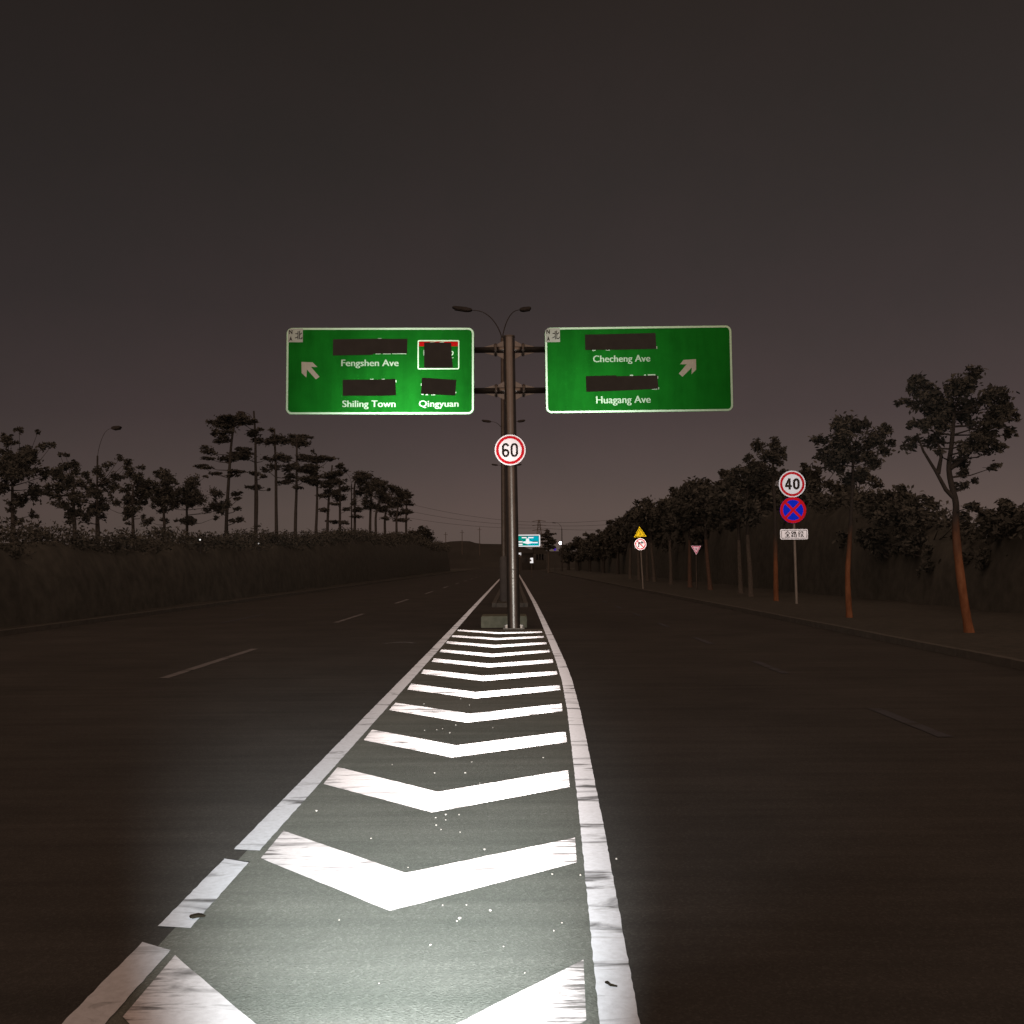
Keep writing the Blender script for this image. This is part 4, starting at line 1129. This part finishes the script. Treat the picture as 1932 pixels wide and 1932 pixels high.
def T3(x, y): return (357.8 + .2381 * x, 753.9 + .2381 * y)
layered = [
    ('tallest layered tree, first of the tall row at left', 61, [(290, 1180), (292, 1000), (300, 800), (312, 560), (330, 330), (360, 170)],
     [(330, 150, 100, 22), (380, 130, 60, 18), (240, 180, 80, 20), (300, 205, 110, 28), (150, 255, 30, 18), (200, 300, 60, 28), (290, 285, 70, 30), (180, 420, 60, 24), (240, 450, 70, 26), (150, 470, 40, 16), (60, 510, 45, 12), (130, 545, 60, 12), (210, 580, 50, 12), (380, 390, 44, 20), (430, 590, 60, 14), (370, 610, 40, 12), (360, 740, 46, 24), (380, 790, 30, 16), (350, 860, 40, 14), (350, 960, 40, 16), (430, 950, 30, 20), (260, 880, 26, 40)]),
    ('second layered tree in the tall left row, thin straight trunk', 64, [(522, 1190), (525, 1000), (530, 780), (524, 500), (520, 300), (508, 90)],
     [(510, 175, 44, 14), (470, 205, 70, 24), (540, 225, 34, 12), (530, 290, 60, 26), (510, 330, 50, 26), (420, 385, 60, 24), (390, 430, 50, 16), (480, 460, 90, 22), (580, 450, 40, 18), (480, 570, 44, 14), (520, 690, 46, 18), (440, 690, 30, 10), (590, 620, 30, 14), (580, 700, 20, 10)]),
    ('third layered tree in the tall left row', 70, [(690, 1170), (688, 1000), (684, 800), (684, 560), (676, 380), (672, 230)],
     [(676, 260, 24, 16), (620, 310, 50, 26), (690, 300, 60, 30), (650, 340, 60, 24), (745, 320, 60, 30), (640, 510, 50, 30), (620, 560, 40, 16), (740, 480, 60, 26), (770, 530, 46, 34), (770, 600, 44, 26), (720, 650, 50, 18), (800, 500, 30, 18)]),
    ('fourth layered tree in the tall left row with flat wide top', 81, [(838, 1150), (840, 900), (846, 740), (848, 500), (850, 280)],
     [(800, 290, 80, 24), (880, 285, 60, 18), (920, 305, 30, 10), (850, 320, 80, 26), (870, 350, 50, 24), (780, 470, 40, 16), (900, 460, 50, 24), (840, 545, 60, 22), (900, 540, 70, 30), (960, 540, 60, 26), (930, 640, 60, 26), (880, 700, 40, 14), (800, 640, 40, 18)]),
    ('fifth layered tree in the tall left row', 90, [(1000, 1120), (1006, 900), (1010, 700), (1004, 430)],
     [(996, 420, 18, 16), (960, 450, 70, 20), (1040, 455, 70, 20), (1110, 475, 50, 14), (1000, 480, 70, 20), (960, 580, 70, 30), (1010, 600, 60, 30), (1000, 660, 60, 24), (1060, 650, 40, 18)]),
    ('sixth layered tree in the tall left row', 98, [(1092, 1110), (1096, 900), (1110, 700), (1130, 520)],
     [(1200, 525, 40, 22), (1220, 550, 20, 20), (1110, 600, 70, 28), (1180, 590, 46, 30), (1110, 680, 60, 30), (1070, 770, 50, 22), (1060, 880, 46, 16), (1100, 740, 40, 24)]),
    ('seventh layered tree in the tall left row', 104, [(1190, 1100), (1192, 950), (1190, 760), (1186, 620)],
     [(1180, 650, 60, 24), (1230, 700, 50, 28), (1160, 740, 60, 26), (1210, 780, 50, 26), (1170, 830, 40, 10), (1230, 860, 40, 12), (1150, 970, 60, 12), (1240, 980, 40, 12)]),
    ('eighth layered tree, start of the slope of merged crowns', 112, [(1308, 1090), (1308, 900), (1306, 700), (1330, 590)],
     [(1370, 590, 50, 22), (1330, 610, 36, 24), (1400, 630, 70, 34), (1340, 740, 40, 30), (1390, 690, 50, 30), (1320, 820, 30, 30), (1350, 870, 40, 24), (1320, 930, 40, 12)]),
    ('ninth layered tree, thick crown in the slope of merged crowns', 124, [(1430, 1080), (1432, 900), (1440, 720), (1450, 620)],
     [(1450, 640, 50, 26), (1480, 680, 70, 40), (1440, 750, 60, 44), (1500, 760, 60, 40), (1400, 820, 50, 34), (1450, 850, 60, 26)]),
    ('tenth layered tree in the slope of merged crowns', 138, [(1475, 1080), (1478, 900), (1520, 760), (1540, 660)],
     [(1540, 660, 50, 24), (1570, 710, 60, 40), (1530, 780, 60, 40), (1580, 800, 50, 40), (1500, 860, 50, 24), (1600, 690, 30, 14)]),
    ('eleventh layered tree in the slope of merged crowns', 152, [(1548, 1090), (1550, 920), (1590, 780), (1630, 700)],
     [(1640, 700, 44, 20), (1650, 750, 60, 36), (1610, 820, 60, 30), (1560, 880, 40, 24), (1680, 730, 36, 18), (1550, 940, 40, 14)]),
    ('twelfth layered tree near the end of the left row', 164, [(1640, 1090), (1640, 940), (1660, 800), (1690, 740)],
     [(1710, 750, 40, 20), (1700, 790, 50, 24), (1640, 830, 50, 24), (1660, 890, 40, 20), (1640, 950, 40, 14), (1600, 900, 30, 30)]),
    ('last layered tree of the left row, ragged right side', 176, [(1715, 1090), (1716, 940), (1720, 820), (1735, 760)],
     [(1740, 760, 36, 14), (1710, 810, 50, 18), (1745, 832, 36, 6), (1700, 890, 46, 18), (1745, 895, 30, 10), (1690, 960, 40, 14)]),
]
for k, (lab, D, t, L) in enumerate(layered):
    px_ = D / F; vb = 1065 + EYE / px_
    tp = [(T3(*t[0])[0], vb)] + [T3(*q) for q in t[0:]]
    cl = [(*T3(x, y), rx * .2381, rz * .2381) for x, y, rx, rz in L]
    tree_from_view('layered_tree', lab, tp, cl, D, .085 + .0009 * D, .14 + .0012 * D, M['bark_dark'], M['needle'], 600 + k, density=1.25, depth=1.5, slim=.4, flat=.35)
for k, (lab, u, D, L) in enumerate([
    ('low bushy tree at the end of the left row', 800, 200, [(796, 1000, 10), (806, 1005, 9), (790, 1010, 10), (812, 1012, 8), (800, 1018, 14), (780, 1008, 9)]),
    ('dark spruce like tree with ragged tiers right of the blue sign', 1035, 205, [(1033, 1003, 4, 4), (1036, 1008, 12, 2.4), (1030, 1010, 8, 2.4), (1034, 1014, 9, 4), (1027, 1018, 9, 2), (1040, 1018, 8, 4), (1036, 1023, 9, 4), (1026, 1025, 8, 1.6), (1043, 1025, 6, 3), (1034, 1029, 8, 4), (1042, 1033, 7, 4), (1032, 1036, 6, 3)])]):
    vb = 1065 + EYE * F / D
    tree_from_view('bushy_tree' if k == 0 else 'spruce_tree', lab, [(u, vb), (u, 1045), (u, 1020), (u - 1, 1004)], L, D, .22, .55, M['bark_grey'], M['needle'], 700 + k, density=1.4, depth=1.0, flat=.4)

# ---- dark belts of shrubs on both verges: nobody could count them
def belt(name, prof, x_of, D0, D1, thick, seed, leaf0, label):
    """prof: list of (u, v) of the skyline of the belt; x_of: its distance from the road axis"""
    g = random.Random(seed)
    V, Fc = [], []
    cl_by = []
    rows = 0
    def top_v(u):
        if u <= prof[0][0]: return prof[0][1]
        for (a, va), (b, vb) in zip(prof, prof[1:]):
            if a <= u <= b: return va + (vb - va) * (u - a) / (b - a)
        return prof[-1][1]
    D = D0
    LV = []
    while D < D1:
        u = 966 + x_of(D) / D * F
        z = EYE + (1065 - top_v(u)) / F * D
        z = max(.6, z) * g.uniform(.93, 1.03)
        s = 1 if x_of(D) > 0 else -1
        x = x_of(D)
        # core section: a lumpy hummock
        for (dx, zz) in ((0, 0), (.15, .45), (.5, .80), (1.0, .93), (1.8, .9), (thick, .5), (thick + .8, 0)):
            V.append((x + s * dx + g.uniform(-.08, .08), D + g.uniform(-.1, .1), zz * z * .94 * g.uniform(.97, 1.03)))
        rows += 1
        step = .5 + D * .012
        lf = leaf0 * (.75 + D * .008)
        cs = []
        for q in range(6):
            cs.append(((x + s * g.uniform(.5, 1.8), D + g.uniform(-.5, .5) * step, z * g.uniform(.86, 1.0)), (.35 + D * .003, .4 + step * .5, .22 + D * .002)))
        LV.append(leaf_cloud(cs, .04, lf, g.randrange(10 ** 6), .5))
        D += step
    for j in range(rows - 1):
        for i in range(6):
            a = j * 7 + i
            Fc.append((a, a + 1, a + 8, a + 7))
    base_me = mesh_from(V, Fc); base_me.polygons.foreach_set('use_smooth', [True] * len(base_me.polygons))
    LV = np.concatenate(LV)
    bm = bmesh.new(); bm.from_mesh(base_me); bm.from_mesh(leaf_mesh(LV))
    o = obj(name, bm, M['leaf'])
    tag(o, label, 'shrubs', kind='stuff')
    return o
belt('left_undergrowth', [(0, 984), (40, 985), (70, 1010), (100, 1018), (120, 990), (150, 972), (200, 1000), (300, 1004), (420, 1003), (510, 1010), (530, 998), (560, 1012), (600, 1008), (700, 1002), (735, 1012), (770, 1006), (800, 1012), (818, 1024), (860, 1030)],
     lambda D: -13.0 - .012 * D, 24, 270, 3.0, 21, .13, 'continuous dark undergrowth below the trees across the left carriageway')
belt('right_undergrowth', [(980, 1050), (1060, 1036), (1090, 1024), (1120, 1016), (1160, 1010), (1200, 1002), (1260, 975), (1340, 950), (1450, 930), (1560, 930), (1650, 940), (1720, 965), (1770, 1004), (1830, 1004), (1860, 965), (1932, 950), (2200, 950)],
     lambda D: 14.5 + .012 * D, 18, 300, 3.0, 22, .2, 'continuous dark undergrowth behind the right hand street trees')

# ------------------------------------------------------------------ far hill, buildings, pylon and cables
def far_ridge():
    prof = [(780, 1034), (815, 1028), (832, 1024.5), (850, 1021.5), (868, 1020.5), (886, 1021), (898, 1024.5), (910, 1026), (945, 1026.5), (985, 1030), (1000, 1036), (1040, 1040), (1100, 1040), (1200, 1030)]
    D = 470.0; V, Fc = [], []
    for u, v in prof:
        p = at(u, v, D)
        V += [(p.x, D - 60, -.1), (p.x, D, p.z), (p.x, D + 60, p.z * .8), (p.x, D + 160, -.1)]
    for i in range(len(prof) - 1):
        for k in range(3):
            a = i * 4 + k; Fc.append((a, a + 1, a + 5, a + 4))
    o = obj('hill', mesh_from(V, Fc), M['hill']); o['kind'] = 'structure'
far_ridge()
def building(u0, u1, vt, D, depth, label, nwin):
    p0, p1 = at(u0, vt, D), at(u1, vt, D)
    cx = (p0.x + p1.x) / 2; w = (p1.x - p0.x) / 2; h = p0.z
    g = empty('building', (cx, D, 0)); tag(g, label, 'building')
    obj('wall', box((-w, 0, -.1), (w, depth, h - .3)), M['wall'], g)
    obj('roof', box((-w - .2, -.2, h - .3), (w + .2, depth + .2, h)), M['wall'], g)
    for k in range(nwin):
        x = -w + (k + .7) * 2 * w / (nwin + .4)
        fr = obj('window', box((x - .7, -.03, h * .45), (x + .7, -.001, h * .7)), M['kerb'], g)
        obj('pane', box((x - .6, -.06, h * .47), (x + .6, -.031, h * .68)), M['window'], fr)
building(1007, 1030, 1033, 300, 14, 'dark flat roofed building under the right half of the far blue sign', 4)
building(985, 1006.5, 1043, 305, 12, 'lower dark building under the far blue sign', 3)

D = 520; px = D / F
pb = at(1017.5, 1040, D); g = empty('power_pylon', (pb.x, D, 0)); tag(g, 'faint lattice power pylon rising above the far blue sign', 'pylon')
H_ = at(1017.5, 981, D).z
bm = bmesh.new()
def wid(z): return 2.6 * (1 - z / H_) + .35
legs = [[], [], [], []]
lv = [H_ * q for q in (0, .2, .38, .54, .68, .8, .9, 1)]
for a, b in zip(lv, lv[1:]):
    for i, (sx, sy) in enumerate(((-1, -1), (1, -1), (1, 1), (-1, 1))):
        sx2, sy2 = ((1, -1), (1, 1), (-1, 1), (-1, -1))[i]
        add_tube(bm, [(sx * wid(a), sy * wid(a), a), (sx * wid(b), sy * wid(b), b)], .16, 5)
        add_tube(bm, [(sx * wid(a), sy * wid(a), a), (sx2 * wid(b), sy2 * wid(b), b)], .09, 4)
        add_tube(bm, [(sx2 * wid(a), sy2 * wid(a), a), (sx * wid(b), sy * wid(b), b)], .09, 4)
bmesh.ops.recalc_face_normals(bm, faces=bm.faces[:]); obj('tower', bm, M['steel_dark'], g)
for q in (.78, .88, .97):
    obj('crossarm', tube([(-3.4, 0, H_ * q), (0, 0, H_ * q + .5), (3.4, 0, H_ * q)], .15, 6), M['steel_dark'], g)
def cable(pts, D, r, label, sag):
    P = [at(u, v, D) for u, v in pts]
    out = []
    for a, b in zip(P, P[1:]):
        for k in range(14):
            t = k / 14; p = a.lerp(b, t); p.z -= sag * 4 * t * (1 - t); out.append(p)
    out.append(P[-1])
    o = obj('power_cable', tube(out, r, 5), M['cable']); tag(o, label, 'cable', 'power cables across the far sky')
cable([(700, 930), (1017, 985.5), (1330, 950)], 519, .07, 'upper thin power cable crossing the sky behind the sign post', 3)
cable([(690, 944), (1017, 991), (1330, 962)], 519, .07, 'middle thin power cable crossing the sky behind the sign post', 3)
cable([(680, 958), (1017, 996), (1330, 978)], 519, .07, 'lower thin power cable crossing the sky behind the sign post', 3)
for u, vt, lab in ((872, 1000, 'first thin mast on the far hill left of the sign post'), (905, 995, 'second thin mast on the far hill left of the sign post'), (841, 1004, 'leftmost thin mast beside the far hill')):
    p = at(u, 1040, 440); t_ = at(u, vt, 440)
    g = empty('mast', (p.x, 440, 0)); tag(g, lab, 'mast')
    obj('pole', tube([(0, 0, 0), (0, 0, t_.z)], [.22, .14], 8), M['steel_dark'], g, True)
    obj('crossbar', tube([(-.9, 0, t_.z - 1), (.9, 0, t_.z - 1)], .08, 6), M['steel_dark'], g)

# ------------------------------------------------------------------ loose stones on the gore
pr = random.Random(5)
stone_meshes = []
for k in range(4):
    bm = bmesh.new(); bmesh.ops.create_icosphere(bm, subdivisions=2, radius=1)
    for v in bm.verts: v.co *= pr.uniform(.8, 1.15)
    for v in bm.verts: v.co.z *= .75
    me = bpy.data.meshes.new('pebble'); bm.to_mesh(me); bm.free(); me.materials.append(M['pebble'])
    me.polygons.foreach_set('use_smooth', [True] * len(me.polygons)); stone_meshes.append(me)
known = [(867, 1737, 6), (862, 1742, 4), (925, 1722, 5), (835, 1712, 3), (812, 1787, 4), (880, 1711, 3), (914, 1606, 4), (820, 1461, 3.5), (878, 1461, 4), (597, 1533, 4), (822, 1546, 3.5), (841, 1540, 4), (841, 1550, 3), (866, 1540, 3), (823, 1560, 3.5), (832, 1568, 2.5), (868, 1573, 2.5), (960, 1630, 3), (1042, 1653, 3.5), (1025, 1432, 3), (895, 1500, 2), (849, 1385, 3.5), (824, 1379, 2.5), (860, 1370, 3), (835, 1377, 2.5), (801, 1380, 2.5), (886, 1332, 2.5), (869, 1320, 2.5), (800, 1330, 2.5), (1095, 1655, 4.5), (1163, 1624, 4), (950, 1790, 3), (700, 1585, 3), (890, 1440, 2.5), (740, 1445, 2.5), (715, 1860, 3), (1060, 1745, 3), (640, 1740, 3), (990, 1840, 3), (1045, 1760, 3), (770, 1640, 2.5), (905, 1480, 2.2), (930, 1375, 2.2), (780, 1405, 2.3)]
for k, (u, v, r) in enumerate(known):
    p = ground(u, v)
    o = bpy.data.objects.new('pebble', stone_meshes[k % 4]); COL.objects.link(o)
    s = r * .5 / F * p.length * 1.05
    o.location = (p.x, p.y, .008 + s * .5); o.scale = (s, s, s); o.rotation_euler = (0, 0, pr.uniform(0, 6))
    tag(o, 'small pale loose pebble lying on the striped gore', 'pebble', 'loose pebbles on the striped gore')
p = ground(369, 1732)
bm = bmesh.new(); bmesh.ops.create_icosphere(bm, subdivisions=2, radius=1)
for v in bm.verts:
    v.co.x = v.co.x * .032 + (.014 if v.co.x > .8 else 0); v.co.y = v.co.y * (.024 + pr.uniform(-.004, .004)) + .006 * math.sin(v.co.x * 90); v.co.z *= .009
lf = obj('dead_leaf', bm, M['litter'], smooth=True); lf.location = (p.x + .012, p.y - .03, .02); tag(lf, 'dark dead leaf lying on the left edge line', 'leaf')
p = ground(1150, 1866)
bm = bmesh.new()
add_tube(bm, [(-.012, .03, 0), (-.006, .012, .006), (.004, -.004, .003), (.03, -.008, 0)], [.004, .006, .005, .003], 8)
lf = obj('twig', bm, M['litter'], smooth=True); lf.location = (p.x, p.y, .014); tag(lf, 'short dark twig lying on the right edge line', 'twig')
